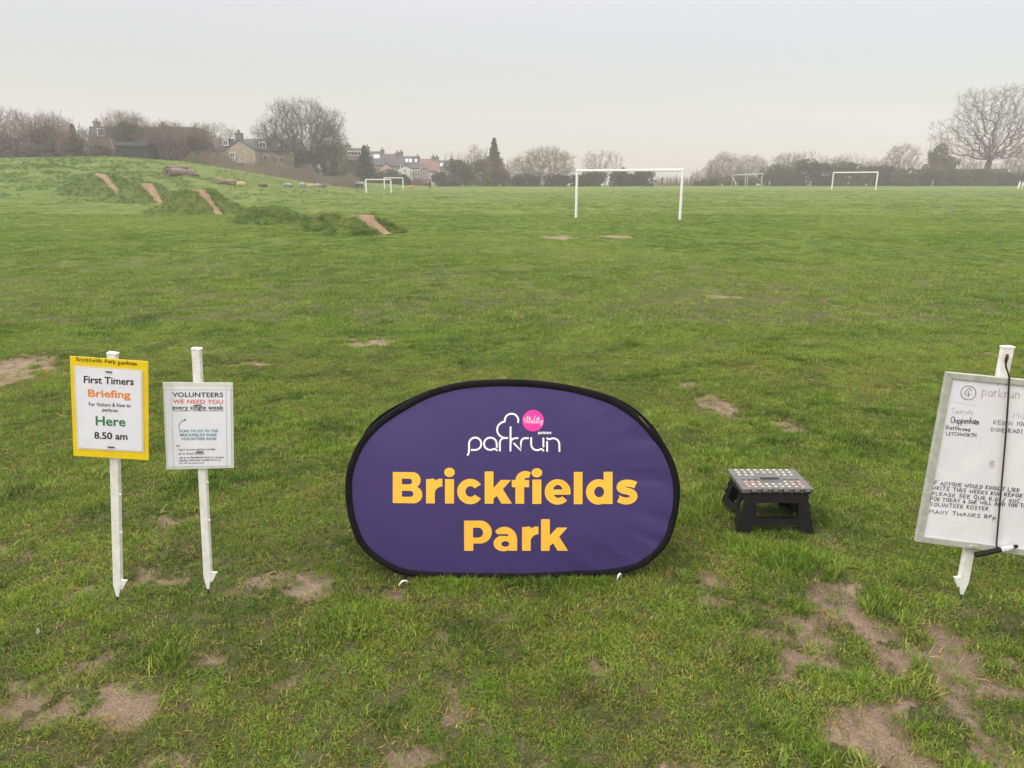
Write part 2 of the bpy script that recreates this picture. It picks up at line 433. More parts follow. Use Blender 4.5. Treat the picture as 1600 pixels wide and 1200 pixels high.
def ground_material(name, grassy=True, shade=1.0):  # last argument, when lowered, paints shading into the lawn colours
    m = bpy.data.materials.new(name); m.use_nodes = True
    n, l = m.node_tree.nodes, m.node_tree.links
    b = n['Principled BSDF']; b.inputs['Roughness'].default_value = 0.85; b.inputs['Specular IOR Level'].default_value = 0.15
    g = n.new('ShaderNodeNewGeometry')
    def noise(scale, det=5, rough=0.6, vec=None):
        t = n.new('ShaderNodeTexNoise'); t.inputs['Scale'].default_value = scale; t.inputs['Detail'].default_value = det
        t.inputs['Roughness'].default_value = rough
        l.new(vec or g.outputs['Position'], t.inputs['Vector']); return t.outputs[0]
    def ramp(v, a, b_, c0=0.0, c1=1.0):
        r = n.new('ShaderNodeMapRange'); r.inputs['From Min'].default_value = a; r.inputs['From Max'].default_value = b_
        r.inputs['To Min'].default_value = c0; r.inputs['To Max'].default_value = c1; l.new(v, r.inputs['Value']); return r.outputs[0]
    def mix(f, a, b_):
        x = n.new('ShaderNodeMix'); x.data_type = 'RGBA'
        l.new(f, x.inputs[0])
        for i, v in ((6, a), (7, b_)):
            if isinstance(v, tuple): x.inputs[i].default_value = v + (1,)
            else: l.new(v, x.inputs[i])
        return x.outputs[2]
    soil = mix(ramp(noise(9, 6, 0.7), 0.35, 0.65), (0.345, 0.262, 0.182), (0.225, 0.162, 0.110))
    soil = mix(ramp(noise(42, 5, 0.75), 0.58, 0.74), soil, (0.115, 0.072, 0.048))
    soil = mix(ramp(noise(2.1, 3), 0.45, 0.68), soil, (0.225, 0.165, 0.112))
    soil = mix(ramp(noise(150, 3), 0.58, 0.75), soil, (0.44, 0.35, 0.26))
    if grassy:
        at_ = n.new('ShaderNodeAttribute'); at_.attribute_name = 'bare'
        mp = n.new('ShaderNodeMapping'); mp.inputs['Scale'].default_value = (1.0, 0.55, 1.0)
        l.new(g.outputs['Position'], mp.inputs[0])
        under = mix(ramp(noise(14, 5), 0.35, 0.65), (0.062, 0.072, 0.020), (0.13, 0.115, 0.055))
        lawn = mix(ramp(noise(0.35, 4), 0.35, 0.65), (0.118 * shade, 0.175 * shade, 0.020 * shade), (0.162 * shade, 0.208 * shade, 0.032 * shade))
        lawn = mix(ramp(noise(0.95, 5, 0.7, mp.outputs[0]), 0.48, 0.66), lawn, (0.068 * shade, 0.118 * shade, 0.014 * shade))
        lawn = mix(ramp(noise(0.07, 3), 0.45, 0.7), lawn, (0.165 * shade, 0.200 * shade, 0.042 * shade))
        lawn = mix(ramp(noise(2.6, 6, 0.75, mp.outputs[0]), 0.42, 0.72), lawn, (0.062 * shade, 0.100 * shade, 0.014 * shade))
        lawn = mix(ramp(noise(11, 4, 0.7), 0.58, 0.78), lawn, (0.20 * shade, 0.22 * shade, 0.062 * shade))
        cd = n.new('ShaderNodeSeparateXYZ'); l.new(g.outputs['Position'], cd.inputs[0])
        far = ramp(cd.outputs['Y'], 7, 20)
        gr = mix(far, under, lawn)
        nb = noise(30, 4); ad = n.new('ShaderNodeMath'); ad.operation = 'ADD'
        l.new(at_.outputs['Fac'], ad.inputs[0]); l.new(ramp(nb, 0, 1, -0.35, 0.35), ad.inputs[1])
        col = mix(ramp(ad.outputs[0], 0.32, 0.62), gr, soil)
    else:
        nb = None; col = mix(ramp(noise(2.2, 4), 0.4, 0.6), (0.34, 0.232, 0.148), (0.25, 0.168, 0.11)); col = mix(ramp(noise(25, 3), 0.55, 0.7), col, (0.48, 0.33, 0.22))
    l.new(col, b.inputs['Base Color'])
    bp = n.new('ShaderNodeBump'); bp.inputs['Strength'].default_value = 1.0; bp.inputs['Distance'].default_value = 0.024
    l.new(noise(38, 6, 0.7), bp.inputs['Height'])
    bp2 = n.new('ShaderNodeBump'); bp2.inputs['Strength'].default_value = 0.7; bp2.inputs['Distance'].default_value = 0.12
    l.new(noise(3.2, 6, 0.75), bp2.inputs['Height']); l.new(bp.outputs[0], bp2.inputs['Normal'])
    l.new(bp2.outputs[0], b.inputs['Normal'])
    return m

M['ground'] = ground_material('turf_ground')
M['mound_turf_shaded'] = ground_material('mound_turf_shaded', True, 0.78)  # turf colour darkened so the mounds' shaded flanks are painted in
M['dirt'] = ground_material('trail_dirt', False)

def blade_material():
    m = bpy.data.materials.new('grass_blade'); m.use_nodes = True
    n, l = m.node_tree.nodes, m.node_tree.links
    b = n['Principled BSDF']; b.inputs['Roughness'].default_value = 0.45; b.inputs['Specular IOR Level'].default_value = 0.22
    at_ = n.new('ShaderNodeAttribute'); at_.attribute_name = 'tint'
    oi = n.new('ShaderNodeObjectInfo')
    def mix(f, a, b_, bt='MIX'):
        x = n.new('ShaderNodeMix'); x.data_type = 'RGBA'; x.blend_type = bt
        if isinstance(f, float): x.inputs[0].default_value = f
        else: l.new(f, x.inputs[0])
        for i, v in ((6, a), (7, b_)):
            if isinstance(v, tuple): x.inputs[i].default_value = v + (1,)
            else: l.new(v, x.inputs[i])
        return x.outputs[2]
    def ramp(v, a, b_):
        r = n.new('ShaderNodeMapRange'); r.inputs['From Min'].default_value = a; r.inputs['From Max'].default_value = b_
        l.new(v, r.inputs['Value']); return r.outputs[0]
    def noise(s, d=3):
        t = n.new('ShaderNodeTexNoise'); t.inputs['Scale'].default_value = s; t.inputs['Detail'].default_value = d
        l.new(oi.outputs['Location'], t.inputs['Vector']); return t.outputs[0]
    c = mix(ramp(noise(0.35), 0.35, 0.65), (0.112, 0.205, 0.013), (0.172, 0.265, 0.022))
    c = mix(ramp(noise(3.0), 0.45, 0.7), c, (0.042, 0.092, 0.007))
    c = mix(ramp(noise(1.0, 4), 0.50, 0.68), c, (0.060, 0.125, 0.010))
    c = mix(ramp(noise(0.09, 2), 0.45, 0.7), c, (0.185, 0.250, 0.035))
    c = mix(ramp(oi.outputs['Random'], 0.55, 1.0), c, (0.22, 0.29, 0.045))
    c = mix(1.0, c, at_.outputs['Color'], 'MULTIPLY')
    l.new(c, b.inputs['Base Color'])
    tr = n.new('ShaderNodeBsdfTranslucent'); l.new(c, tr.inputs['Color'])
    ms = n.new('ShaderNodeMixShader'); ms.inputs[0].default_value = 0.3
    l.new(b.outputs[0], ms.inputs[1]); l.new(tr.outputs[0], ms.inputs[2]); l.new(ms.outputs[0], n['Material Output'].inputs['Surface'])
    return m
M['blade'] = blade_material()

# ------------------------------------------------------------------ ground sheet (polar grid round the camera, out to the horizon)
def build_ground():
    nr = 760
    rr = 0.25 * (460 / 0.25) ** (np.arange(nr) / (nr - 1))
    a1 = np.radians(np.linspace(-46, 46, 400)); a2 = np.radians(np.linspace(46, 314, 60)[1:-1])
    aa = np.concatenate([a1, a2]); na = len(aa)
    RR, AA = np.meshgrid(rr, aa, indexing='ij')
    X = RR * np.sin(AA); Y = RR * np.cos(AA)
    Z = base_z(X, Y)
    B = np.where((Y > 0) & (RR < 60), bare(X, Y), 0)
    fine = (1 - sstep(4, 14, RR))
    Z = Z - 0.014 * B * fine + fine * (0.005 * fbm(X, Y, 0.06, 2, 71) + 0.022 * B * np.clip(fbm(X, Y, 0.11, 4, 81, .65) - .1, -.25, 1))
    V = np.stack([X, Y, Z], -1).reshape(-1, 3)
    V = np.vstack([V, [[0, 0, float(base_z(0, 0))]]])
    i = np.arange(nr - 1)[:, None]; j = np.arange(na)[None, :]; j2 = (j + 1) % na
    F = np.stack([i * na + j, i * na + j2, (i + 1) * na + j2, (i + 1) * na + j], -1).reshape(-1, 4)
    o = obj('ground', V, F[:, ::-1].copy(), M['ground'], smooth=True)
    at_ = o.data.attributes.new('bare', 'FLOAT', 'POINT')
    at_.data.foreach_set('value', np.append(B.ravel(), 0).astype(np.float32))
    tag(o, 'grassy recreation field with worn muddy patches rising to a low hill', kind='structure')
    # close the hole under the camera
    F0 = [(len(V) - 1, (k + 1) % na, k) for k in range(na)]
    o2 = None
    import bmesh
    bm = bmesh.new(); bm.from_mesh(o.data); bm.verts.ensure_lookup_table()
    for f in F0:
        try: bm.faces.new([bm.verts[q] for q in f])
        except ValueError: pass
    bm.to_mesh(o.data); bm.free()
    return o
build_ground()

# dirt jumps: each a mound with its worn dirt run
jl = ['large grassy dirt jump farthest back on the hillside, leftmost of the row', 'grassy dirt jump second from the left with a narrow dirt run',
      'large steep grassy dirt jump in the middle with a wide dirt run', 'low grassy hump just right of the large middle jump',
      'small grassy hump second from the right end of the row of jumps', 'rightmost dirt jump, lower, with a broad dirt run nearest the signs']
for j, lb in zip(JUMPS, jl):
    z0 = float(base_z(j['x'], j['y']))
    t = thing('dirt_jump', (j['x'], j['y'], z0), lb, 'dirt jump', 'dirt jumps across the field')
    n = 70
    u = np.linspace(-1.12, 1.12, n)
    P, Q = np.meshgrid(u * j['lp'], u * j['lq'], indexing='ij')
    X = j['x'] + P * PD[0] + Q * PD2[0]; Y = j['y'] + P * PD[1] + Q * PD2[1]
    h, p, q, r = jump_h(j, X, Y)
    Z = base_z(X, Y) + h - 0.03
    Z = np.where(h < 0.01, Z - 0.10, Z)
    V = np.stack([X, Y, Z], -1).reshape(-1, 3)
    i, k = np.meshgrid(np.arange(n - 1), np.arange(n - 1), indexing='ij')
    F = np.stack([i * n + k, (i + 1) * n + k, (i + 1) * n + k + 1, i * n + k + 1], -1).reshape(-1, 4)
    obj('mound', V, F, M['mound_turf_shaded'], t, True)
    if j['strip']:
        ns, nw = 40, 8
        s = np.linspace(-j['lp'] * 1.25, 0.05, ns) if j['strip'] == 'back' else np.linspace(-0.5, j['lp'] * 1.0, ns); w = np.linspace(-1, 1, nw)
        S, W = np.meshgrid(s, w, indexing='ij')
        wd = 0.30 + 0.10 * vnoise(S * 1.7, 0 * S + j['x'], 9) + 0.09 * vnoise(S * 5, np.sign(W) * 2, 3)
        wd = wd * np.interp(S, [-.5, .2, j['lp']], [1.35, 1.1, .7]) + 0.05 * vnoise(S * 11, np.sign(W) * 3, 13)
        Qs = -0.1 + W * wd + 0.12 * vnoise(S * .9, 0 * S + j['x'], 29)
        X = j['x'] + S * PD[0] + Qs * PD2[0]; Y = j['y'] + S * PD[1] + Qs * PD2[1]
        h, *_ = jump_h(j, X, Y)
        Z = base_z(X, Y) + np.maximum(h - 0.03, 0) + 0.025 - 0.06 * (np.abs(W) > 0.9)
        V = np.stack([X, Y, Z], -1).reshape(-1, 3)
        i, k = np.meshgrid(np.arange(ns - 1), np.arange(nw - 1), indexing='ij')
        F = np.stack([i * nw + k, (i + 1) * nw + k, (i + 1) * nw + k + 1, i * nw + k + 1], -1).reshape(-1, 4)
        obj('dirt_run', V, F, M['dirt'], t, True)

# ------------------------------------------------------------------ grass: tuft models scattered by geometry nodes (stuff)
def tuft_mesh(name, nb, rad, lmin, lmax, w, seed, lie=0.5, straw=0.06, bright=0.25, tone=(1, 1, 1)):
    r = np.random.default_rng(seed)
    az0 = r.uniform(0, 2 * math.pi)
    pr = rad * np.sqrt(r.uniform(0, 1, nb)); pa = r.uniform(0, 2 * math.pi, nb)
    bx, by = pr * np.cos(pa), pr * np.sin(pa)
    az = r.uniform(0, 2 * math.pi, nb)
    L = r.uniform(lmin, lmax, nb)
    lean = r.uniform(0.25, 1.25, nb) * (0.6 + lie)
    V = np.zeros((nb, 7, 3)); side = np.stack([-np.sin(az), np.cos(az)], -1)
    tw = r.uniform(-0.9, 0.9, nb)
    x = bx.copy(); y = by.copy(); z = np.full(nb, -0.004)
    wv = w * r.uniform(0.7, 1.3, nb)
    for lv, (f, wf) in enumerate(((0, 0.8), (0.34, 1.0), (0.68, 0.75), (1.0, 0.0))):
        if lv:
            a = lean * (0.45 + 0.75 * f)
            a = np.minimum(a, 1.75)
            step = L * 0.34
            x = x + step * np.sin(a) * np.cos(az); y = y + step * np.sin(a) * np.sin(az); z = z + step * np.cos(a)
            az = az + tw * 0.25
        z = np.maximum(z, -0.004 if lv == 0 else 0.004)
        if lv < 3:
            for k, sg in ((0, -1), (1, 1)):
                V[:, lv * 2 + k, 0] = x + sg * side[:, 0] * wv * wf / 2
                V[:, lv * 2 + k, 1] = y + sg * side[:, 1] * wv * wf / 2
                V[:, lv * 2 + k, 2] = z + sg * wv * wf * 0.2 * np.sign(tw)
        else:
            V[:, 6, 0] = x; V[:, 6, 1] = y; V[:, 6, 2] = z
    base = (np.arange(nb) * 7)[:, None]
    T = np.array([[0, 1, 3], [0, 3, 2], [2, 3, 5], [2, 5, 4], [4, 5, 6]])
    F = (base[:, None, :] + T[None]).reshape(-1, 3)
    me = mesh_from(name, V.reshape(-1, 3), F)
    me.polygons.foreach_set('use_smooth', np.ones(len(me.polygons), bool))
    me.materials.append(M['blade'])
    c = np.ones((nb, 7, 4)); br = r.uniform(1 - bright, 1 + bright * 1.3, nb)
    c[:, :, 0] = (br * r.uniform(0.85, 1.2, nb))[:, None]; c[:, :, 1] = br[:, None]; c[:, :, 2] = (br * r.uniform(0.6, 1.5, nb))[:, None]
    st = r.uniform(0, 1, nb) < straw
    c[st, :, 0] *= 2.3; c[st, :, 1] *= 1.45; c[st, :, 2] *= 2.6
    c[:, :, :3] *= np.array(tone)
    c[:, 0:2, :3] *= np.array([1.35, 1.05, 1.4])      # pale sheath at the foot of the blade
    ca = me.color_attributes.new('tint', 'FLOAT_COLOR', 'POINT')
    ca.data.foreach_set('color', c.reshape(-1).astype(np.float32))
    return bpy.data.objects.new(name, me)

tufts = bpy.data.collections.new('grass_tufts')
NEAR, LONG, MID, FAR = 6, 3, 4, 3
allt = []
for i in range(NEAR): allt.append(tuft_mesh('grass_tuft', 64, 0.050, 0.014, 0.036, 0.0024, 100 + i, 0.70, 0.07, 0.42))
for i in range(LONG): allt.append(tuft_mesh('grass_tuft', 70, 0.045, 0.030, 0.060, 0.0030, 200 + i, 0.40, 0.04, 0.4))
for i in range(MID): allt.append(tuft_mesh('grass_tuft', 110, 0.15, 0.025, 0.055, 0.0048, 300 + i, 0.65, 0.06, 0.4))
for i in range(FAR): allt.append(tuft_mesh('grass_tuft', 120, 0.38, 0.04, 0.085, 0.013, 400 + i, 0.6, 0.04, 0.35))
allt.append(tuft_mesh('grass_tuft', 9, 0.06, 0.03, 0.07, 0.0020, 500, 1.0, 1.0))     # dead straw
allt.append(tuft_mesh('grass_tuft', 40, 0.10, 0.07, 0.15, 0.006, 501, 0.35, 0.03, 0.35, (.66, .80, .66)))   # rank tuft on the mounds, its tone also darkened to paint their shading
allt.append(tuft_mesh('grass_tuft', 60, 0.06, 0.010, 0.030, 0.0022, 502, 1.6, 0.30, 0.5, (.75, .62, .75)))   # flat thatch
for o in allt: tufts.objects.link(o)
order = {o.name: k for k, o in enumerate(sorted(allt, key=lambda q: q.name))}
IDX = [order[o.name] for o in allt]

def wedge(y0, y1, dens, seed, half=0.80, extra=1.0):
    r = np.random.default_rng(seed)
    n = int(dens * (half * (y1 * y1 - y0 * y0) + 2 * extra * (y1 - y0)))
    u = r.uniform(0, 1, n)
    y = np.sqrt(y0 * y0 + u * (y1 * y1 - y0 * y0))
    x = r.uniform(-1, 1, n) * (half * y + extra)
    return x, y, r

parts_x, parts_y, parts_i, parts_s, parts_t = [], [], [], [], []
def emit(x, y, idx, s, tilt=0.12):
    parts_x.append(x); parts_y.append(y); parts_i.append(idx); parts_s.append(s); parts_t.append(np.full(len(x), tilt))

def clump(x, y): return 0.5 + 0.5 * fbm(x, y, 0.30, 3, 131, 0.6) + 0.25 * fbm(x, y, 1.4, 2, 141)
# near lawn
x, y, r = wedge(1.0, 8.0, 960, 1, 0.86, 1.2)
b = bare(x, y); cl = clump(x, y)
keep = r.uniform(0, 1, len(x)) > np.clip(b * 1.7 - 0.03, 0, 0.988)
x, y, cl, b = x[keep], y[keep], cl[keep], b[keep]
lng = (r.uniform(0, 1, len(x)) < sstep(0.55, 0.9, cl) * 0.42)
idx = np.where(lng, NEAR + r.integers(0, LONG, len(x)), r.integers(0, NEAR, len(x)))
emit(x, y, idx, (0.40 + 0.82 * np.clip(cl, 0, 1) ** 1.2 + r.uniform(-0.12, 0.18, len(x))) * (1 - 0.3 * b), 0.25)
x, y, r = wedge(1.0, 6.5, 520, 21, 0.86, 1.2)
b = bare(x, y); keep = r.uniform(0, 1, len(x)) > np.clip(b * 1.25 - .1, 0, .93); x, y = x[keep], y[keep]
emit(x, y, np.full(len(x), len(allt) - 1), r.uniform(.6, 1.2, len(x)), 0.15)
# sparse sprigs and straw on the soil
x, y, r = wedge(1.0, 8.0, 14, 2, 0.80, 0.8)
emit(x, y, np.full(len(x), NEAR + LONG + MID + FAR), r.uniform(0.6, 1.3, len(x)), 0.3)
x, y, r = wedge(1.0, 8.0, 75, 12, 0.80, 0.8)
emit(x, y, r.integers(0, NEAR, len(x)), r.uniform(0.35, 0.7, len(x)), 0.3)
# middle distance
x, y, r = wedge(7.4, 34.0, 60, 3, 0.90, 1.4)
b = bare(x, y); cl = clump(x, y) * 0.5 + 0.5 * (0.5 + 0.6 * fbm(x, y, 1.1, 3, 151))
keep = r.uniform(0, 1, len(x)) > np.clip(b * 1.2 - 0.08 + 0.30 * (cl < 0.36), 0, 0.99) 
keep &= r.uniform(0, 1, len(x)) < np.interp(y, [7, 16, 34], [1.0, 0.75, 0.4])
x, y, cl = x[keep], y[keep], cl[keep]
emit(x, y, NEAR + LONG + r.integers(0, MID, len(x)), 0.38 + 1.25 * np.clip(cl, 0, 1) ** 1.4 + r.uniform(-0.1, 0.2, len(x)), 0.12)
# far
x, y, r = wedge(28, 100, 3.2, 4, 0.95, 1.0)
cl = 0.5 + 0.6 * fbm(x, y, 3.0, 3, 161)
keep = r.uniform(0, 1, len(x)) < np.clip(0.25 + 0.9 * cl, 0, 1) * np.interp(y, [28, 45, 100], [1.0, 0.8, 0.35])
x, y, cl = x[keep], y[keep], cl[keep]
emit(x, y, NEAR + LONG + MID + r.integers(0, FAR, len(x)), 0.5 + 0.7 * np.clip(cl, 0, 1), 0.08)
# ranker grass on the jumps and hill shoulder
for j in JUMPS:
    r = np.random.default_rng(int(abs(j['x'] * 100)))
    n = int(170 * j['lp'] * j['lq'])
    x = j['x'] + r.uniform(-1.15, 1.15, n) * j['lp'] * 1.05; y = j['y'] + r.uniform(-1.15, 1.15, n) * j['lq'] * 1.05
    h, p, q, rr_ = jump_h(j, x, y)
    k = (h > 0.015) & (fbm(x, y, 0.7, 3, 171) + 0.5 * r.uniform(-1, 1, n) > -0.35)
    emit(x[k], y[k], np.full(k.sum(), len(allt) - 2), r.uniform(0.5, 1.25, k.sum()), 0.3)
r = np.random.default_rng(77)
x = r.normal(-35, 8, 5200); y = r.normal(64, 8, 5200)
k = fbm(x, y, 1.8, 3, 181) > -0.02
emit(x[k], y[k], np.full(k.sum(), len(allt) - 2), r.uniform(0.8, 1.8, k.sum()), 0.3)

r = np.random.default_rng(91)
def hug(pxa, pya, pxb, pyb, n, spread, smin, smax):
    a, b = hit_flat(pxa, pya), hit_flat(pxb, pyb); t_ = r.uniform(0, 1, n)
    emit(a[0] + (b[0] - a[0]) * t_ + r.normal(0, spread, n), a[1] + (b[1] - a[1]) * t_ + r.normal(0, spread, n), NEAR + r.integers(0, LONG, n), r.uniform(smin, smax, n), .3)
hug(650, 910, 955, 907, 110, .022, .35, .85)
hug(1145, 838, 1180, 840, 9, .02, .4, .8); hug(1245, 840, 1276, 841, 9, .02, .4, .8); hug(1180, 832, 1245, 832, 8, .03, .5, .9); hug(1122, 795, 1140, 815, 8, .02, .5, .9)
for q_ in ((182, 939), (324, 931), (1506, 942)): hug(q_[0] - 8, q_[1] + 1, q_[0] + 8, q_[1] + 1, 4, .025, .35, .6)
GX = np.concatenate(parts_x); GY = np.concatenate(parts_y); GI = np.concatenate(parts_i); GS = np.concatenate(parts_s); GT = np.concatenate(parts_t)
GZ, strip = full_z(GX, GY)
near_foot = np.zeros(len(GX), bool)
for q_, rad_ in (((182, 938), .055), ((324, 930), .055), ((1506, 941), .055), ((1160, 838), .05), ((1262, 839), .05)):
    c_ = hit_flat(*q_); near_foot |= (GX - c_[0]) ** 2 + (GY - c_[1]) ** 2 < rad_ ** 2
GS = np.where(near_foot, GS * .45, GS)
k = ~(strip & (GI != 99))
GX, GY, GI, GS, GT, GZ = GX[k], GY[k], GI[k], GS[k], GT[k], GZ[k]
print('grass instances', len(GX))
me = bpy.data.meshes.new('grass')
me.vertices.add(len(GX))
me.vertices.foreach_set('co', np.stack([GX, GY, GZ - 0.003], -1).astype(np.float32).ravel())
a = me.attributes.new('idx', 'INT', 'POINT'); a.data.foreach_set('value', np.array(IDX, np.int32)[GI])
r = np.random.default_rng(5)
rot = np.stack([r.uniform(-1, 1, len(GX)) * GT, r.uniform(-1, 1, len(GX)) * GT, r.uniform(0, 6.283, len(GX))], -1)
a = me.attributes.new('rot', 'FLOAT_VECTOR', 'POINT'); a.data.foreach_set('vector', rot.astype(np.float32).ravel())
sc3 = np.stack([GS * 0.5 + 0.5, GS * 0.5 + 0.5, GS], -1)
a = me.attributes.new('scl', 'FLOAT_VECTOR', 'POINT'); a.data.foreach_set('vector', sc3.astype(np.float32).ravel())
grass = bpy.data.objects.new('grass', me); COL.objects.link(grass)
tag(grass, 'short tangled green grass covering the field and mounds', 'grass', kind='stuff')
ng = bpy.data.node_groups.new('grass_scatter', 'GeometryNodeTree')
ng.interface.new_socket('Geometry', in_out='INPUT', socket_type='NodeSocketGeometry')
ng.interface.new_socket('Geometry', in_out='OUTPUT', socket_type='NodeSocketGeometry')
gi = ng.nodes.new('NodeGroupInput'); go = ng.nodes.new('NodeGroupOutput')
iop = ng.nodes.new('GeometryNodeInstanceOnPoints'); ci = ng.nodes.new('GeometryNodeCollectionInfo')
ci.inputs['Collection'].default_value = tufts; ci.inputs['Separate Children'].default_value = True; ci.inputs['Reset Children'].default_value = True
def nattr(name, ty):
    q = ng.nodes.new('GeometryNodeInputNamedAttribute'); q.data_type = ty; q.inputs['Name'].default_value = name; return q.outputs['Attribute']
L_ = ng.links.new
L_(gi.outputs[0], iop.inputs['Points']); L_(ci.outputs[0], iop.inputs['Instance']); iop.inputs['Pick Instance'].default_value = True
L_(nattr('idx', 'INT'), iop.inputs['Instance Index'])
e2r = ng.nodes.new('FunctionNodeEulerToRotation'); L_(nattr('rot', 'FLOAT_VECTOR'), e2r.inputs[0]); L_(e2r.outputs[0], iop.inputs['Rotation'])
L_(nattr('scl', 'FLOAT_VECTOR'), iop.inputs['Scale'])
L_(iop.outputs[0], go.inputs[0])
md = grass.modifiers.new('scatter', 'NODES'); md.node_group = ng

# ------------------------------------------------------------------ planes, lettering, strokes
class Plane:
    """a flat face standing in the world; hit() meets it with the sight line of a photo pixel"""
    def __init__(s, O, n):
        s.O = np.array(O, float); s.n = np.array(n, float); s.n /= np.linalg.norm(s.n)
        if s.n[1] > 0: s.n = -s.n                      # towards the viewer
    def hit(s, px, py):
        d = ray(px, py)
        return CAM + d * (np.dot(s.O - CAM, s.n) / np.dot(d, s.n))

def curve_fill(loops, extrude=0.0):
    """filled 2D shape (holes allowed) -> (verts, faces)"""
    c = bpy.data.curves.new('tmp', 'CURVE'); c.dimensions = '2D'; c.fill_mode = 'BOTH' if extrude else 'FRONT'; c.extrude = extrude
    for lp in loops:
        sp = c.splines.new('POLY'); sp.points.add(len(lp) - 1)
        for i, (x, y) in enumerate(lp): sp.points[i].co = (x, y, 0, 1)
        sp.use_cyclic_u = True
    o = bpy.data.objects.new('tmp', c); me = bpy.data.meshes.new_from_object(o)
    V = np.array([v.co[:] for v in me.vertices]).reshape(-1, 3); F = [tuple(p.vertices) for p in me.polygons]
    bpy.data.objects.remove(o); bpy.data.curves.remove(c); bpy.data.meshes.remove(me)
    return V, F

def text_geo(body, bold=0.0, spacing=1.0):
    c = bpy.data.curves.new('tmp', 'FONT'); c.body = body; c.size = 1.0; c.offset = bold; c.resolution_u = 3; c.space_character = spacing
    o = bpy.data.objects.new('tmp', c); me = bpy.data.meshes.new_from_object(o)
    V = np.array([v.co[:] for v in me.vertices]).reshape(-1, 3); F = [tuple(p.vertices) for p in me.polygons]
    bpy.data.objects.remove(o); bpy.data.curves.remove(c); bpy.data.meshes.remove(me)
    return V, F
_h = text_geo('H'); CAPH = _h[0][:, 1].max()

def place2d(pl, V, A, B, T, x0, x1, cap, lift):
    """map flat verts: x0..x1 -> pixels A..B, height cap -> pixel T (above A)"""
    PA, PB, PT = pl.hit(*A), pl.hit(*B), pl.hit(*T)
    V = np.asarray(V, float)
    u = ((V[:, 0] - x0) / (x1 - x0))[:, None]; v = (V[:, 1] / cap)[:, None]
    z = V[:, 2:3] if V.shape[1] > 2 else np.zeros((len(V), 1))
    return PA + u * (PB - PA) + v * (PT - PA) + (lift + z) * pl.n

def lettering(pl, body, A, B, T, m, parent, bold=0.0, lift=0.0006, name='lettering', spacing=1.0):
    V, F = text_geo(body, bold, spacing)
    W = place2d(pl, np.c_[V[:, :2], 0 * V[:, :1]], A, B, T, V[:, 0].min(), V[:, 0].max(), CAPH, lift)
    return obj(name, W, F, m, parent)

def stroke_geo(lines, w, h=0.0004):
    """flat raised ribbons along polylines; returns verts (x,y,z) and faces"""
    V = []; F = []
    for li, ln in enumerate(lines):
        P = np.array(ln, float)
        if len(P) < 2: continue
        d = np.gradient(P, axis=0); d /= (np.linalg.norm(d, axis=1)[:, None] + 1e-9)
        P = np.vstack([P[0] - d[0] * w * 0.45, P[0] - d[0] * w * 0.25, P, P[-1] + d[-1] * w * 0.25, P[-1] + d[-1] * w * 0.45])
        d = np.vstack([d[0], d[0], d, d[-1], d[-1]])
        nrm = np.stack([-d[:, 1], d[:, 0]], -1)
        wd = np.full(len(P), w / 2); wd[0] = wd[-1] = w * 0.2; wd[1] = wd[-2] = w * 0.42
        hh = h * (1 + 0.07 * li)
        b = len(V)
        for i in range(len(P)):
            for s_, z in ((-1, 0), (-0.6, hh), (0.6, hh), (1, 0)):
                q = P[i] + nrm[i] * wd[i] * s_
                V.append((q[0], q[1], z))
        for i in range(len(P) - 1):
            for k in range(3):
                F.append((b + i * 4 + k, b + i * 4 + k + 1, b + (i + 1) * 4 + k + 1, b + (i + 1) * 4 + k))
    return np.array(V), F

def arc(cx, cy, rx, ry, a0, a1, n=14):
    return [(cx + rx * math.cos(R(a0 + (a1 - a0) * i / n)), cy + ry * math.sin(R(a0 + (a1 - a0) * i / n))) for i in range(n + 1)]

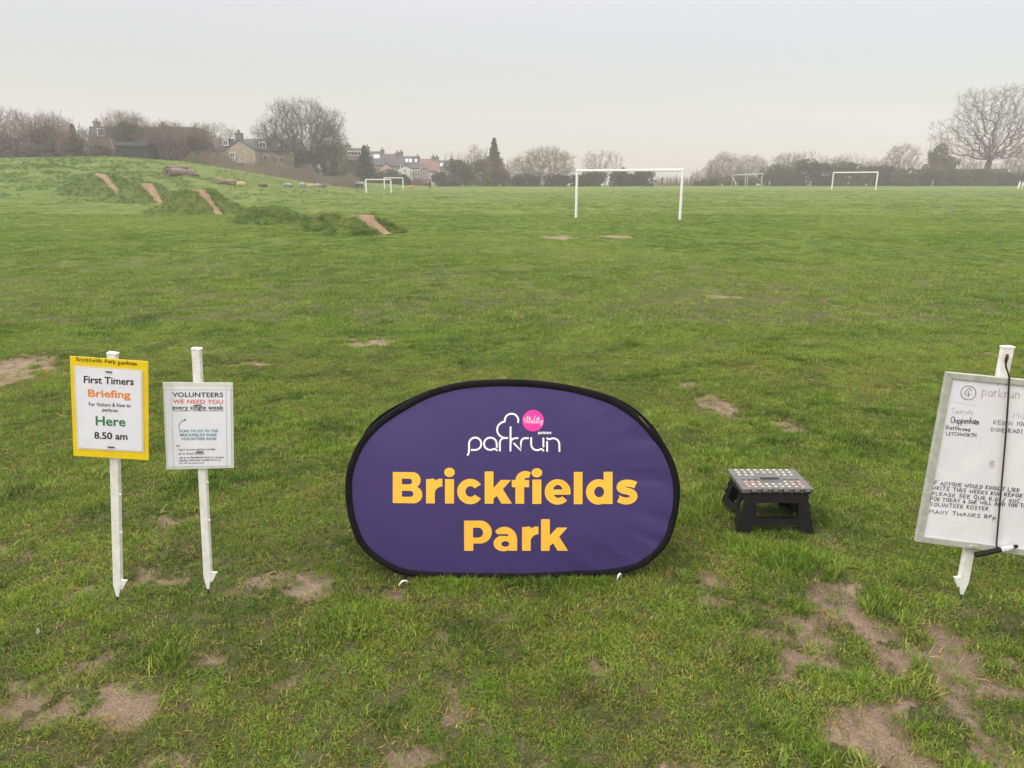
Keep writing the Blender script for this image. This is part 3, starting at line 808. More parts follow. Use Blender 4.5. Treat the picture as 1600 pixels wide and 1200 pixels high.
SF = {  # hand-printed stroke alphabet, cap height 1, width per glyph last
 'A': ([[(0, 0), (.35, 1), (.7, 0)], [(.15, .4), (.58, .4)]], .7), 'B': ([[(0, 0), (0, 1), (.4, .95), (.45, .7), (0, .52), (.5, .4), (.5, .1), (0, 0)]], .52),
 'C': ([arc(.35, .5, .35, .5, 50, 310, 8)], .6), 'D': ([[(0, 0), (0, 1), (.35, .9), (.55, .5), (.35, .1), (0, 0)]], .58),
 'E': ([[(.5, 1), (0, 1), (0, 0), (.5, 0)], [(0, .5), (.42, .52)]], .5), 'F': ([[(.5, 1), (0, 1), (0, 0)], [(0, .5), (.4, .52)]], .48),
 'H': ([[(0, 0), (0, 1)], [(.55, 0), (.55, 1)], [(0, .5), (.55, .52)]], .55), 'I': ([[(.05, 0), (.05, 1)]], .12),
 'K': ([[(0, 0), (0, 1)], [(.5, 1), (.02, .45), (.52, 0)]], .52), 'L': ([[(0, 1), (0, 0), (.48, 0)]], .48),
 'M': ([[(0, 0), (.08, 1), (.38, .4), (.68, 1), (.76, 0)]], .76), 'N': ([[(0, 0), (0, 1), (.52, 0), (.52, 1)]], .54),
 'O': ([arc(.33, .5, .33, .5, 80, 440, 10)], .66), 'P': ([[(0, 0), (0, 1), (.42, .92), (.42, .6), (0, .46)]], .46),
 'R': ([[(0, 0), (0, 1), (.42, .92), (.42, .6), (0, .48), (.5, 0)]], .5), 'S': ([[(.48, .88), (.2, 1), (.02, .8), (.1, .58), (.42, .42), (.44, .14), (.2, 0), (0, .12)]], .48),
 'T': ([[(0, 1), (.6, 1)], [(.3, 1), (.28, 0)]], .6), 'U': ([[(0, 1), (.02, .2), (.25, 0), (.48, .2), (.5, 1)]], .52),
 'V': ([[(0, 1), (.3, 0), (.6, 1)]], .6), 'W': ([[(0, 1), (.18, 0), (.4, .7), (.62, 0), (.8, 1)]], .8), 'Y': ([[(0, 1), (.28, .5), (.56, 1)], [(.28, .5), (.24, 0)]], .56),
 '1': ([[(0, .8), (.15, 1), (.13, 0)]], .2), '0': ([arc(.25, .5, .25, .5, 80, 440, 10)], .5), '.': ([[(.03, .0), (.07, .03)]], .1), '/': ([[(0, 0), (.4, 1)]], .4),
 '(': ([arc(.3, .5, .25, .65, 120, 240, 5)], .2), ')': ([arc(0, .5, .25, .65, 60, -60, 5)], .25), '&': ([[(.55, 0), (.1, .75), (.28, 1), (.42, .78), (.02, .28), (.2, 0), (.55, .42)]], .55),
 'a': ([arc(.22, .27, .22, .27, 30, 360, 8), [(.44, .54), (.44, .0)]], .46), 'b': ([[(0, 1), (0, 0)], arc(.2, .27, .22, .27, 150, -150, 8)], .42),
 'c': ([arc(.22, .27, .22, .27, 50, 310, 7)], .38), 'd': ([arc(.22, .27, .22, .27, 30, 330, 8), [(.44, 1), (.44, 0)]], .46),
 'e': ([[(.02, .3), (.4, .32), (.34, .5), (.18, .55), (.02, .36), (.06, .1), (.22, 0), (.4, .08)]], .4), 'f': ([[(.34, .95), (.16, .95), (.12, .7), (.12, 0)], [(0, .52), (.3, .52)]], .32),
 'h': ([[(0, 1), (0, 0)], [(0, .35), (.2, .54), (.36, .4), (.36, 0)]], .38), 'i': ([[(.04, .52), (.04, 0)], [(.04, .72), (.06, .75)]], .1),
 'k': ([[(0, 1), (0, 0)], [(.34, .55), (.02, .25), (.36, 0)]], .36), 'l': ([[(.04, 1), (.04, 0)]], .1), 'm': ([[(0, .54), (0, 0)], [(0, .4), (.14, .54), (.26, .4), (.26, 0)], [(.26, .4), (.4, .54), (.52, .4), (.52, 0)]], .54),
 'n': ([[(0, .54), (0, 0)], [(0, .35), (.2, .54), (.36, .4), (.36, 0)]], .38), 'o': ([arc(.22, .27, .22, .27, 80, 440, 8)], .44), 'p': ([[(0, .54), (0, -.4)], arc(.2, .27, .22, .27, 150, -150, 8)], .42),
 'r': ([[(0, .54), (0, 0)], [(0, .3), (.12, .5), (.3, .52)]], .28), 's': ([[(.34, .48), (.14, .54), (.06, .4), (.28, .22), (.26, .04), (0, .04)]], .34),
 't': ([[(.14, .9), (.14, .05), (.3, .02)], [(0, .58), (.32, .58)]], .32), 'u': ([[(0, .54), (.02, .12), (.18, 0), (.36, .14)], [(.38, .54), (.38, 0)]], .4), 'y': ([[(0, .54), (.18, .05)], [(.4, .54), (.1, -.38)]], .4),
 'w': ([[(0, .54), (.12, 0), (.26, .4), (.4, 0), (.54, .54)]], .54), '-': ([[(0, .4), (.3, .42)]], .3),
}

def hand(pl, text, A, B, T, m, parent, wpx, seed=0, gap=0.22, slant=0.0, name='handwriting', lift=0.0006):
    r = random.Random(seed); lines = []; x = 0
    for ch in text:
        if ch == ' ': x += 0.55; continue
        g, w = SF[ch]
        sx, sy, oy = r.uniform(.9, 1.15), r.uniform(.88, 1.1), r.uniform(-.07, .07)
        for ln in g:
            lines.append([(x + px_ * sx + slant * py_ + r.uniform(-.025, .025), py_ * sy + oy + r.uniform(-.03, .03)) for px_, py_ in ln])
        x += w * sx + gap
    tot = x - gap
    PA, PB, PT = pl.hit(*A), pl.hit(*B), pl.hit(*T)
    ex = (PB - PA); ey = (PT - PA); lx = np.linalg.norm(ex) / tot; ly = np.linalg.norm(ey)
    w_m = wpx * np.linalg.norm(pl.hit(A[0] + 10, A[1]) - PA) / 10
    L2 = [[(a * lx, b * ly) for a, b in ln] for ln in lines]
    V, F = stroke_geo(L2, w_m)
    W = PA + V[:, 0:1] * ex / np.linalg.norm(ex) + V[:, 1:2] * ey / ly + (V[:, 2:3] + lift) * pl.n
    return obj(name, W, F, m, parent)

def px_poly(pl, pts, m, parent, name, lift=0.0006, depth=0.0):
    W = np.array([pl.hit(*p) for p in pts]) + lift * pl.n
    n = len(pts)
    if depth:
        W2 = W + depth * pl.n
        F = [tuple(range(n))[::-1], tuple(range(n, 2 * n))] + [(i, (i + 1) % n, n + (i + 1) % n, n + i) for i in range(n)]
        return obj(name, np.vstack([W, W2]), F, m, parent)
    return obj(name, W, [tuple(range(n))], m, parent)

def px_stroke(pl, lines, wpx, m, parent, name, lift=0.0006, h=0.0005):
    L3 = []
    ex = pl.hit(810, 700) - pl.hit(800, 700); sx = np.linalg.norm(ex); ex = ex / sx; ey = np.cross(pl.n, ex); ey = ey if ey[2] > 0 else -ey
    O = pl.hit(800, 700)
    for ln in lines:
        q = [pl.hit(*p) - O for p in ln]
        L3.append([(float(v @ ex), float(v @ ey)) for v in q])
    P0 = pl.hit(*lines[0][0]); w = wpx * np.linalg.norm(pl.hit(lines[0][0][0] + 10, lines[0][0][1]) - P0) / 10
    V, F = stroke_geo(L3, w, h)
    W = O + V[:, 0:1] * ex + V[:, 1:2] * ey + (V[:, 2:3] + lift) * pl.n
    return obj(name, W, F, m, parent)

# ------------------------------------------------------------------ electric-fence-style stake used for the three signs
def stake(name, pl, base_px, top_px, wpx, parent, foot_side=1, back=0.004, tread=True, notch=()):
    B, T = pl.hit(*base_px), pl.hit(*top_px)
    ax = (T - B) / np.linalg.norm(T - B); H = np.linalg.norm(T - B)
    ex = np.cross(pl.n, ax); ex /= np.linalg.norm(ex); ex = ex if ex[0] > 0 else -ex
    w = wpx / FPX * 2.72 / 2; n = -pl.n
    P = lambda u, v, d: B + ex * u + ax * v + n * (back + d)
    mb = MB()
    # front flange, tapering to the foot
    tip = 0.052
    prof = [(-w, tip), (-w * .25, 0.0), (w * .35, 0.0), (w, tip), (w, H), (-w, H)]
    nn = len(prof)
    V = [P(u, v, 0) for u, v in prof] + [P(u, v, 0.004) for u, v in prof]
    mb.add(V, [tuple(range(nn)), tuple(range(2 * nn - 1, nn - 1, -1))] + [(i, nn + i, nn + (i + 1) % nn, (i + 1) % nn) for i in range(nn)])
    # web behind, on one edge
    f = foot_side
    a, b = (w - .004, w + .0) if f > 0 else (-w, -w + .004)
    mb.hexa([P(a, tip, .004), P(b, tip, .004), P(b, tip, .020), P(a, tip, .020), P(a, H - .001, .004), P(b, H - .001, .004), P(b, H - .001, .022), P(a, H - .001, .022)])
    # cap lip
    mb.hexa([P(-w - .002, H, -.001), P(w + .003, H, -.001), P(w + .003, H, .024), P(-w - .002, H, .024),
             P(-w - .002, H + .007, -.001), P(w + .003, H + .007, -.001), P(w + .003, H + .007, .024), P(-w - .002, H + .007, .024)])
    # insulator nibs along the edge
    for v in notch:
        mb.hexa([P(f * w, v, .001), P(f * (w + .008), v, .001), P(f * (w + .008), v, .008), P(f * w, v, .008),
                 P(f * w, v + .008, .001), P(f * (w + .006), v + .008, .001), P(f * (w + .006), v + .008, .008), P(f * w, v + .008, .008)])
    if tread:
        mb.hexa([P(f * w * .8, .035, .001), P(f * (w + .003), .032, .001), P(f * (w + .003), .032, .010), P(f * w * .8, .035, .010),
                 P(f * w * .8, .078, .001), P(f * (w + .024), .078, .001), P(f * (w + .024), .078, .010), P(f * w * .8, .078, .010)])
    o = mb.build('stake', M['white_plastic'], parent)
    bevel(o, 0.0012, 1)
    sp = MB(); sp.tube([P(0, 0.002, .002), P(0, -0.035, .002), P(0, -0.12, .002)], [.0042, .0036, .001], 8)
    sp.build('spike', M['steel'], o)
    return o

def slab_px(pl, quad, thick, m, parent, name, lift=0.0):
    """board whose front outline is the pixel quad; thickness goes backwards"""
    W = np.array([pl.hit(*p) for p in quad]) + lift * pl.n
    W2 = W - thick * pl.n
    n = len(quad)
    F = [tuple(range(n)), tuple(range(2 * n - 1, n - 1, -1))] + [(i, n + i, n + (i + 1) % n, (i + 1) % n) for i in range(n)]
    return obj(name, np.vstack([W, W2]), F, m, parent)

def stand_plane(px, py, yaw=0.0, tilt=0.0):
    """vertical face through the ground point seen at px,py; yaw turns it, tilt leans it back"""
    g = hit_flat(px, py)
    n = np.array([math.sin(R(yaw)), -math.cos(R(yaw)) * math.cos(R(tilt)), math.sin(R(tilt))])
    return Plane(g, n), g

# --- yellow briefing sign
pl, g = stand_plane(182, 938, 0, 0)
t = thing('sign', g, 'yellow board on white stake with a first timers briefing notice', 'sign')
stake('stake', pl, (182, 934), (172.5, 555), 12.5, t, 1, 0.0045, True, (.28, .44, .62, .66, .70))
ply = Plane(pl.O + pl.n * 0.004, pl.n)
bd = slab_px(ply, [(109, 556.5), (231, 565), (232.2, 719), (115, 712)], 0.004, mat('yellow_board', (0.86, 0.62, 0.012), 0.45, 0.04, 20), t, 'board')
# corrugations of the twin-wall sheet show as fine ribs at both edges
V = []; F = []
mb = MB()
for (xa, ya, xb, yb, xc, yc, xd, yd) in ((110.5, 572, 118.5, 572.5, 122, 706, 115.5, 706), (222, 578, 230, 578.6, 230.8, 712, 224, 712)):
    for k in range(46):
        f0 = k / 46; f1 = f0 + 0.5 / 46
        def P2(f, s, z):
            p = ply.hit(xa + (xd - xa) * f + s * (xb - xa), ya + (yd - ya) * f + s * (yb - ya)); return p + ply.n * z
        mb.add([P2(f0, 0, .0001), P2(f0, 1, .0001), P2((f0 + f1) / 2, 1, .0007), P2((f0 + f1) / 2, 0, .0007), P2(f1, 1, .0001), P2(f1, 0, .0001)], [(0, 1, 2, 3), (3, 2, 4, 5)])
o = mb.build('rib', mat('yellow_rib', (0.82, 0.58, 0.012), 0.5, 0.04, 20), bd); o['kind'] = 'stuff'
pk = slab_px(ply, [(115, 570.5), (223.5, 577.5), (225.5, 707), (121, 701.5)], 0.0006, mat('laminate', (0.80, 0.70, 0.42), 0.2, 0.05, 20, spec=0.7), bd, 'laminate_edge', 0.0016)
pp = slab_px(ply, [(118.5, 573), (221, 580), (222.5, 704.5), (124, 699)], 0.0006, M['paper'], t, 'paper', 0.0026)
pp2 = Plane(ply.O + ply.n * 0.0026, ply.n)
lettering(pp2, 'First Timers', (131, 598), (209, 601.5), (130.8, 587.5), M['black_ink'], pp, 0.018)
lettering(pp2, 'Briefing', (138, 619.5), (204, 622), (137.3, 608.5), M['orange_ink'], pp, 0.022)
lettering(pp2, 'For Visitors & New to', (139, 634), (204, 636.5), (138.8, 628.5), M['black_ink'], pp, 0.014, spacing=1.1)
lettering(pp2, 'parkrun', (160, 642.5), (184, 644), (160, 637.4), M['black_ink'], pp, 0.014)
lettering(pp2, 'Here', (149.8, 664.3), (196.3, 666), (149.3, 650.3), M['green_ink'], pp, 0.020)
lettering(pp2, '8.50 am', (147.5, 685), (199.3, 687), (147.2, 675), M['black_ink'], pp, 0.020)
hand(ply, 'Brickfields Park parkrun', (120, 563.5), (213, 570.5), (119.8, 557.5), M['black_ink'], bd, 0.85, 3, gap=.3)
for (x, y) in ((170, 580.7), (173.5, 698.2)):
    mb = MB(); mb.tube([pp2.hit(x - 5, y - .3), pp2.hit(x - 3.5, y) + pp2.n * .002, pp2.hit(x + 3.5, y + .4) + pp2.n * .002, pp2.hit(x + 5, y + .5)], 0.0022, 8)
    mb.build('cable_tie', M['tie'], t)

# --- white volunteers sign
pl, g = stand_plane(324, 930, 0, 0)
t = thing('sign', g, 'clear laminated white volunteers notice on white stake, no coloured border', 'sign')
stake('stake', pl, (324, 922), (304.5, 548), 12, t, 1, 0.0045, True, (.30, .46))
plv = Plane(pl.O + pl.n * 0.004, pl.n)
bd = slab_px(plv, [(254, 597.5), (363.5, 598.2), (365.2, 731), (260, 733.5)], 0.004, M['clear_edge'], t, 'board')
pp = slab_px(plv, [(257, 604.5), (360, 606), (362, 727.5), (262.5, 729)], 0.0006, M['paper'], t, 'paper', 0.0016)
pp2 = Plane(plv.O + plv.n * 0.0016, plv.n)
o = px_stroke(pp2, [[(256, 608), (363, 608.5)], [(267, 599), (271.5, 731)], [(353, 599), (354.5, 731)]], 0.5, mat('crease', (0.60, 0.62, 0.55), 0.3, 0.05), bd, 'laminate_fold')
lettering(pp2, 'VOLUNTEERS', (269.5, 620), (348.6, 620.5), (269.2, 613), M['black_ink'], pp, 0.016, spacing=1.05)
lettering(pp2, 'WE NEED YOU', (270.3, 630.2), (348.4, 630.7), (270.1, 624.2), M['coral_ink'], pp, 0.018, spacing=1.05)
lettering(pp2, 'every single week', (269.5, 639.8), (349.3, 639.8), (269.4, 633.4), M['black_ink'], pp, 0.016, spacing=1.05)
px_stroke(pp2, [[(269.5, 641.8), (297.5, 641.6)], [(301, 641.6), (324, 641.6)], [(327, 641.6), (349.3, 641.6)]], 0.7, M['black_ink'], pp, 'underline')
px_stroke(pp2, [[(279.5, 670), (279.6, 665), (281.5, 660.5), (285, 657.5), (289.5, 656)]], 0.9, M['teal_ink'], pp, 'arrow')
px_poly(pp2, [(291.5, 655.5), (287.8, 658.3), (288.2, 653.8)], M['teal_ink'], pp, 'arrow_head', 0.0009)
lettering(pp2, 'SCAN TO GO TO THE', (280, 675.3), (340.6, 675.2), (280, 671.4), M['teal_ink'], pp, 0.018, spacing=1.05)
lettering(pp2, 'BRICKFIELDS PARK', (281.4, 681.6), (339.4, 681.4), (281.3, 677.6), M['teal_ink'], pp, 0.018, spacing=1.05)
lettering(pp2, 'VOLUNTEER PAGE', (283.2, 687.6), (338, 687.4), (283.1, 683.7), M['teal_ink'], pp, 0.018, spacing=1.05)
g_ink = mat('small_print', (0.09, 0.09, 0.11), 0.6, 0.05)
lettering(pp2, 'OR:', (274.8, 697.8), (281.3, 697.8), (274.8, 695.2), g_ink, pp, 0.01)
lettering(pp2, '-  log in to your parkrun profile', (275, 704), (336.6, 703.3), (275, 700.8), g_ink, pp, 0.01)
lettering(pp2, "-  go to 'Email Options'", (275.3, 710.3), (320.3, 709.8), (275.3, 707.2), g_ink, pp, 0.01)
lettering(pp2, '-  opt in to Brickfields Park to receive', (275.5, 716.5), (349.5, 715.7), (275.5, 713.3), g_ink, pp, 0.01)
lettering(pp2, 'regular volunteer emails from us', (279.4, 720.7), (344.6, 719.8), (279.4, 717.5), g_ink, pp, 0.01)
lettering(pp2, '(we will not spam you!)', (279.6, 724.7), (318.6, 724.2), (279.6, 722), g_ink, pp, 0.006)
for (x, y) in ((308.5, 633.2), (312, 705.8)):
    mb = MB(); mb.tube([pp2.hit(x - 5, y + .4), pp2.hit(x - 3.5, y) + pp2.n * .002, pp2.hit(x + 3.5, y - .3) + pp2.n * .002, pp2.hit(x + 5, y - .4)], 0.0020, 8)
    mb.build('cable_tie', M['tie'], t)

# --- whiteboard on its stake, with pen on a cord
pl, g = stand_plane(1506, 941, 0, 0)
t = thing('whiteboard', g, 'white dry wipe board with handwritten messages on a white stake at right edge', 'whiteboard')
stake('stake', pl, (1506, 932), (1580.5, 546), 15, t, -1, 0.012, True, (.20, .24, .74))
plw = Plane(pl.O + pl.n * 0.006, pl.n)
TL, TR, BR, BL = (1479.5, 581.5), (1667, 599.5), (1623, 871), (1430.5, 846)
def lerp(a, b, f): return (a[0] + (b[0] - a[0]) * f, a[1] + (b[1] - a[1]) * f)
def wb(u, v): return lerp(lerp(TL, TR, u), lerp(BL, BR, u), v)
fu, fv = 0.055, 0.036
slab_px(plw, [wb(fu, fv * .9), wb(1 - fu, fv * .9), wb(1 - fu, 1 - fv), wb(fu, 1 - fv)], 0.008, M['board_white'], t, 'writing_surface', -0.003)
for q in ([wb(0, 0), wb(1, 0), wb(1 - fu, fv), wb(fu, fv)], [wb(0, 1), wb(fu, 1 - fv), wb(1 - fu, 1 - fv), wb(1, 1)],
          [wb(0, 0), wb(fu, fv), wb(fu, 1 - fv), wb(0, 1)], [wb(1, 0), wb(1, 1), wb(1 - fu, 1 - fv), wb(1 - fu, fv)]):
    W = np.array([plw.hit(*p) for p in q]); W2 = W - 0.014 * plw.n; W = W + 0.003 * plw.n
    o = obj('frame_rail', np.vstack([W, W2]), [(0, 1, 2, 3), (7, 6, 5, 4)] + [(i, 4 + i, 4 + (i + 1) % 4, (i + 1) % 4) for i in range(4)], M['board_frame'], t)
    bevel(o, 0.002, 2)
mb = MB()
c0 = plw.hit(*wb(.46, .985)) + plw.n * .003
for du in (-.010, .010):
    mb.box((c0 + np.array([du - .008, -.004, -.005])).tolist(), (c0 + np.array([du + .008, 0.001, .006])).tolist())
bevel(mb.build('frame_bracket', M['board_frame'], t), 0.001, 1)
pw = Plane(plw.O - plw.n * 0.003, plw.n)
pc = slab_px(pw, [(1488.5, 593.5), (1527.5, 597.5), (1524.5, 634), (1482.5, 627)], 0.0004, M['paper'], t, 'paper', 0.0008)
pcp = Plane(pw.O + pw.n * 0.0008, pw.n)
ring = arc(1513, 613.8, 11.7, 10.8, 0, 360, 28)
px_stroke(pcp, [ring], 0.8, M['black_ink'], pc, 'emblem')
px_stroke(pcp, [[(1517.5, 611), (1517, 608), (1514, 606.7), (1511.5, 608), (1511, 610), (1508.5, 611), (1507.3, 613.5), (1508, 616.3), (1510.5, 617.2)],
                [(1513, 611), (1512.6, 620.5)], [(1512.8, 617), (1516, 615.5)]], 0.8, M['black_ink'], pc, 'emblem_tree')
fi = M['faded_ink']
hand(pw, 'parkrun', (1534, 618), (1592, 622), (1536, 602.5), fi, t, 0.8, 11)
px_stroke(pw, [[(1558, 602), (1560.5, 600), (1565, 598.5), (1569, 599.5), (1572, 602)]], 0.8, fi, t, 'handwriting')
hand(pw, 'Tourists', (1486, 646), (1520, 646.5), (1487, 638), M['pale_ink'], t, 0.6, 12)
hand(pw, 'Mil', (1583, 653), (1600, 654.5), (1584, 645), fi, t, 0.6, 13, gap=0.3)
hand(pw, 'Chippenham', (1485, 660.5), (1528.5, 662.5), (1486.5, 651), M['black_ink'], t, 1.1, 14)
hand(pw, 'Battersea', (1478, 670.5), (1515, 673.5), (1478.8, 664), M['black_ink'], t, 0.9, 15)
hand(pw, 'LETCHWORTH', (1478.5, 679.5), (1524.5, 682.5), (1479.2, 674.5), M['black_ink'], t, 0.8, 16)
hand(pw, 'KERIN 100', (1552, 663), (1603, 665.5), (1553, 657), M['black_ink'], t, 0.8, 17)
hand(pw, '(MINEHEAD)', (1548, 673.5), (1596, 677), (1549, 667.5), M['black_ink'], t, 0.8, 18)
px_stroke(pw, [arc(1549.5, 725, 4, 5.4, 0, 360, 12), [(1547, 729), (1551, 721)], [(1548, 722), (1552, 727)]], 0.7, fi, t, 'doodle')
ms = ['IF ANYONE WOULD KINDLY LIKE', 'WRITE THIS WEEKS RUN REPORT', 'PLEASE SEE OUR R.D / SUC', 'FOR TODAY & SHE WILL ADD YOU TO', 'VOLUNTEER ROSTER.', 'MANY THANKS BPp']
AB = [((1457.5, 756.5), (1592, 768.5)), ((1456.5, 764.5), (1603, 778)), ((1456.5, 773.3), (1593, 786)), ((1454, 781.7), (1603, 793)), ((1453, 790), (1546, 797.8)), ((1451.5, 801.5), (1555, 810.5))]
for i, (s_, (A, B)) in enumerate(zip(ms, AB)):
    hand(pw, s_, A, B, (A[0] + .7, A[1] - 5.4), M['black_ink'], t, 1.0, 30 + i, gap=0.32)
# cord (a thing tied to the stake) and the marker that hangs on it
rp = []
for (x, y) in ((1573, 553), (1571, 560), (1569.5, 566), (1570, 573), (1573, 581), (1575.3, 590), (1574.5, 600), (1573.5, 620), (1571, 660), (1568, 700), (1564.5, 740), (1561, 780), (1557.5, 820), (1555.2, 850), (1556.5, 853.5)):
    rp.append(plw.hit(x, y) + plw.n * 0.0065)
cordm = MB(); cordm.tube(rp, 0.0032, 8)
kn = MB(); kn.tube([rp[0] - plw.n * 0.002, rp[1], rp[2]], [.004, .0062, .0045], 8)
ct = thing('cord', rp[0], 'brown cord tied to the top of the whiteboard stake and hanging over the board', 'cord')
cordm.build('string', M['cord'], ct, True); kn.build('knot', M['cord'], ct, True)
ma, mbp = plw.hit(1519.5, 864) + plw.n * .016, plw.hit(1585.5, 850) + plw.n * .016
mt = thing('marker_pen', ma, 'black marker pen wrapped in white tape hanging in front of the whiteboard bottom', 'pen')
f = lambda s: ma + (mbp - ma) * s
q = MB(); q.tube([f(0), f(.01), f(.60), f(.61), f(1.0 - .22), f(.8), f(.985), f(1)], [.0085, .0097, .0097, .0088, .0088, .0075, .0065, .005], 14)
q.build('barrel', M['black_plastic'], mt, True)
q = MB(); q.tube([f(.60), f(.63), f(.70), f(.80), f(.86), f(.89)], [.0098, .0118, .0125, .0115, .0105, .0085], 12)
o = q.build('tape_wrap', M['tape'], mt, True)
px = Plane(plw.O + plw.n * .026, plw.n)

# ------------------------------------------------------------------ pop-up banner
TILT = 13
gc = hit_flat(800, 905)
nB = np.array([0, -math.cos(R(TILT)), math.sin(R(TILT))])
PB = Plane(gc + np.array([0, 0, 0.0]), nB)
OUT = [(651, 901), (689, 903.5), (740, 904.5), (800, 905), (855, 904), (900, 901.5), (949, 899), (977, 894.5), (1005, 885), (1029.5, 866), (1046, 844), (1057.5, 808), (1062, 772), (1060, 745),
       (1048, 711), (1029, 681), (997.5, 647.5), (958, 622), (909, 606), (860, 597.5), (822, 594), (780, 593.3), (745, 594.8), (709, 599.5), (668, 611.5), (630.6, 631), (602, 649), (581, 666), (562, 689), (550, 712), (541.5, 740),
       (540, 767), (542.5, 795), (548, 819), (557.5, 844), (572.5, 864), (595, 881), (614, 892), (632.5, 898)]
def catmull(P, k=6):
    P = np.array(P, float); n = len(P); out = []
    for i in range(n):
        a, b, c, d = P[(i - 1) % n], P[i], P[(i + 1) % n], P[(i + 2) % n]
        for j in range(k):
            t_ = j / k
            out.append(0.5 * ((2 * b) + (-a + c) * t_ + (2 * a - 5 * b + 4 * c - d) * t_ ** 2 + (-a + 3 * b - 3 * c + d) * t_ ** 3))
    return np.array(out)
bex = np.array([1., 0, 0]); bey = np.array([0, math.sin(R(TILT)), math.cos(R(TILT))])
W3 = np.array([PB.hit(*p) for p in OUT]) - PB.O
o2 = catmull(np.c_[W3 @ bex, W3 @ bey], 6)
for _ in range(3): o2 = (np.roll(o2, 1, 0) + 2 * o2 + np.roll(o2, -1, 0)) / 4
N = len(o2)
tg = np.roll(o2, -1, 0) - np.roll(o2, 1, 0); tg /= np.linalg.norm(tg, axis=1)[:, None]
inn = np.stack([-tg[:, 1], tg[:, 0]], -1)       # OUT runs counter-clockwise in the plane -> inward normal
area = 0.5 * np.sum(o2[:, 0] * np.roll(o2[:, 1], -1) - np.roll(o2[:, 0], -1) * o2[:, 1])
if area < 0: inn = -inn
def toB(uv, h): return PB.O + uv[:, 0:1] * bex + uv[:, 1:2] * bey + np.asarray(h).reshape(-1, 1) * nB
bt = thing('popup_banner', gc, 'oval purple pop-up banner with a black rim and big yellow lettering, centre foreground', 'banner')
# purple fabric, domed slightly with creases at its edge
cen = np.array([o2[:, 0].mean(), (o2[:, 1].max() + o2[:, 1].min()) / 2])
inner = o2 + inn * 0.024
rings = np.concatenate([np.linspace(1, 0.9, 14), np.linspace(0.9, 0.06, 34)[1:]])
_ang = np.arctan2(inner[:, 1] - cen[1], inner[:, 0] - cen[0]); _rad = np.linalg.norm(inner - cen, axis=1); _o = np.argsort(_ang)
def hB(uv):
    d = uv - cen; ang = np.arctan2(d[:, 1], d[:, 0]); f_ = np.linalg.norm(d, axis=1) / np.interp(ang, _ang[_o], _rad[_o], period=2 * math.pi)
    edge = np.clip((f_ - 0.66) / 0.34, 0, 1) ** 1.4
    right = np.exp(-((ang - 0.05) / 0.42) ** 2); bott = np.exp(-((ang + 1.1) / 0.75) ** 2)
    cr = 0.0075 * vnoise(ang * 22 + 1.2 * f_, f_ * 1.5, 3) * edge * (0.08 + 1.0 * right + 0.55 * bott)
    sag = 0.0035 * fbm(uv[:, 0], uv[:, 1], 0.40, 2, 201) * (1 - np.clip(f_, 0, 1) ** 4)
    long_ = 0.0022 * vnoise(uv[:, 0] * 1.4 + uv[:, 1] * 3.0, uv[:, 1] * 9 - uv[:, 0] * 2.2, 217) * (0.3 + bott)
    return 0.001 + 0.026 * np.clip(1 - f_ ** 2, 0, 1) + cr + sag * 1.0 + long_ * (1 - np.clip(f_, 0, 1) ** 6)
V = []
for f_ in rings:
    uv = cen + (inner - cen) * f_
    V.append(toB(uv, hB(uv)))
def drape(o_, lift):
    """lay printed shapes on the curved fabric"""
    r0 = root_loc(o_.parent); n_ = len(o_.data.vertices); co = np.empty(n_ * 3); o_.data.vertices.foreach_get('co', co); W = co.reshape(-1, 3) + r0
    d = W - PB.O; uv = np.stack([d @ bex, d @ bey], -1); h0 = d @ nB
    W = toB(uv, hB(uv) + lift + (h0 - h0.min())) - r0
    o_.data.vertices.foreach_set('co', W.astype(np.float32).ravel()); o_.data.update(); return o_
V = np.vstack(V); nR = len(rings)
i, k = np.meshgrid(np.arange(nR - 1), np.arange(N), indexing='ij'); k2 = (k + 1) % N
F = np.stack([i * N + k, i * N + k2, (i + 1) * N + k2, (i + 1) * N + k], -1).reshape(-1, 4)
F = [tuple(q) for q in F.tolist()] + [tuple((nR - 1) * N + q for q in range(N))]

fab = mat('purple_fabric', (0.050, 0.034, 0.132), 0.55, 0.06, 5, 0.04, 900, spec=0.3, col2=(0.043, 0.029, 0.118))
fb = obj('fabric_panel', V, F, fab, bt, True)
# black rim: padded sleeve with a back face, a rounded section
sec = [(0.0, -0.006), (-0.002, 0.0), (0.001, 0.006), (0.010, 0.0085), (0.019, 0.0075), (0.0255, 0.0045), (0.0265, 0.002), (0.0265, -0.006)]
V = []
for (d_, h_) in sec:
    V.append(toB(o2 + inn * d_, h_ + 0.0008 * vnoise(np.arange(N) * 0.9, np.full(N, d_ * 200), 4)))
V = np.vstack(V); ns = len(sec); F = []
for a in range(ns):
    a2 = (a + 1) % ns
    for k in range(N): F.append((a * N + k, a * N + (k + 1) % N, a2 * N + (k + 1) % N, a2 * N + k))
obj('rim', V, F, M['black_fabric'], bt, True)
# back sheet leaning the other way (the banner is an A-frame)
bb = np.array([0, -math.sin(R(16)), math.cos(R(16))]); nb_ = np.array([0, math.cos(R(16)), math.sin(R(16))])
topc = toB(np.array([[0, o2[:, 1].max() * 0.93]]), [-0.02])[0]
hb = topc[2] / math.cos(R(16)) * 0.97
ob = o2.copy(); sc_ = hb / (o2[:, 1].max() * .93)
Vb = topc + ob[:, 0:1] * np.array([1., 0, 0]) * 0.995 + (ob[:, 1:2] * sc_ - hb) * bb + 0.004 * nb_
Vb2 = Vb + 0.006 * nb_
Vb = np.vstack([Vb, Vb2])
obj('back_panel', Vb, [tuple(range(N))[::-1], tuple(range(N, 2 * N))] + [(i, (i + 1) % N, N + (i + 1) % N, N + i) for i in range(N)], M['black_fabric'], bt)
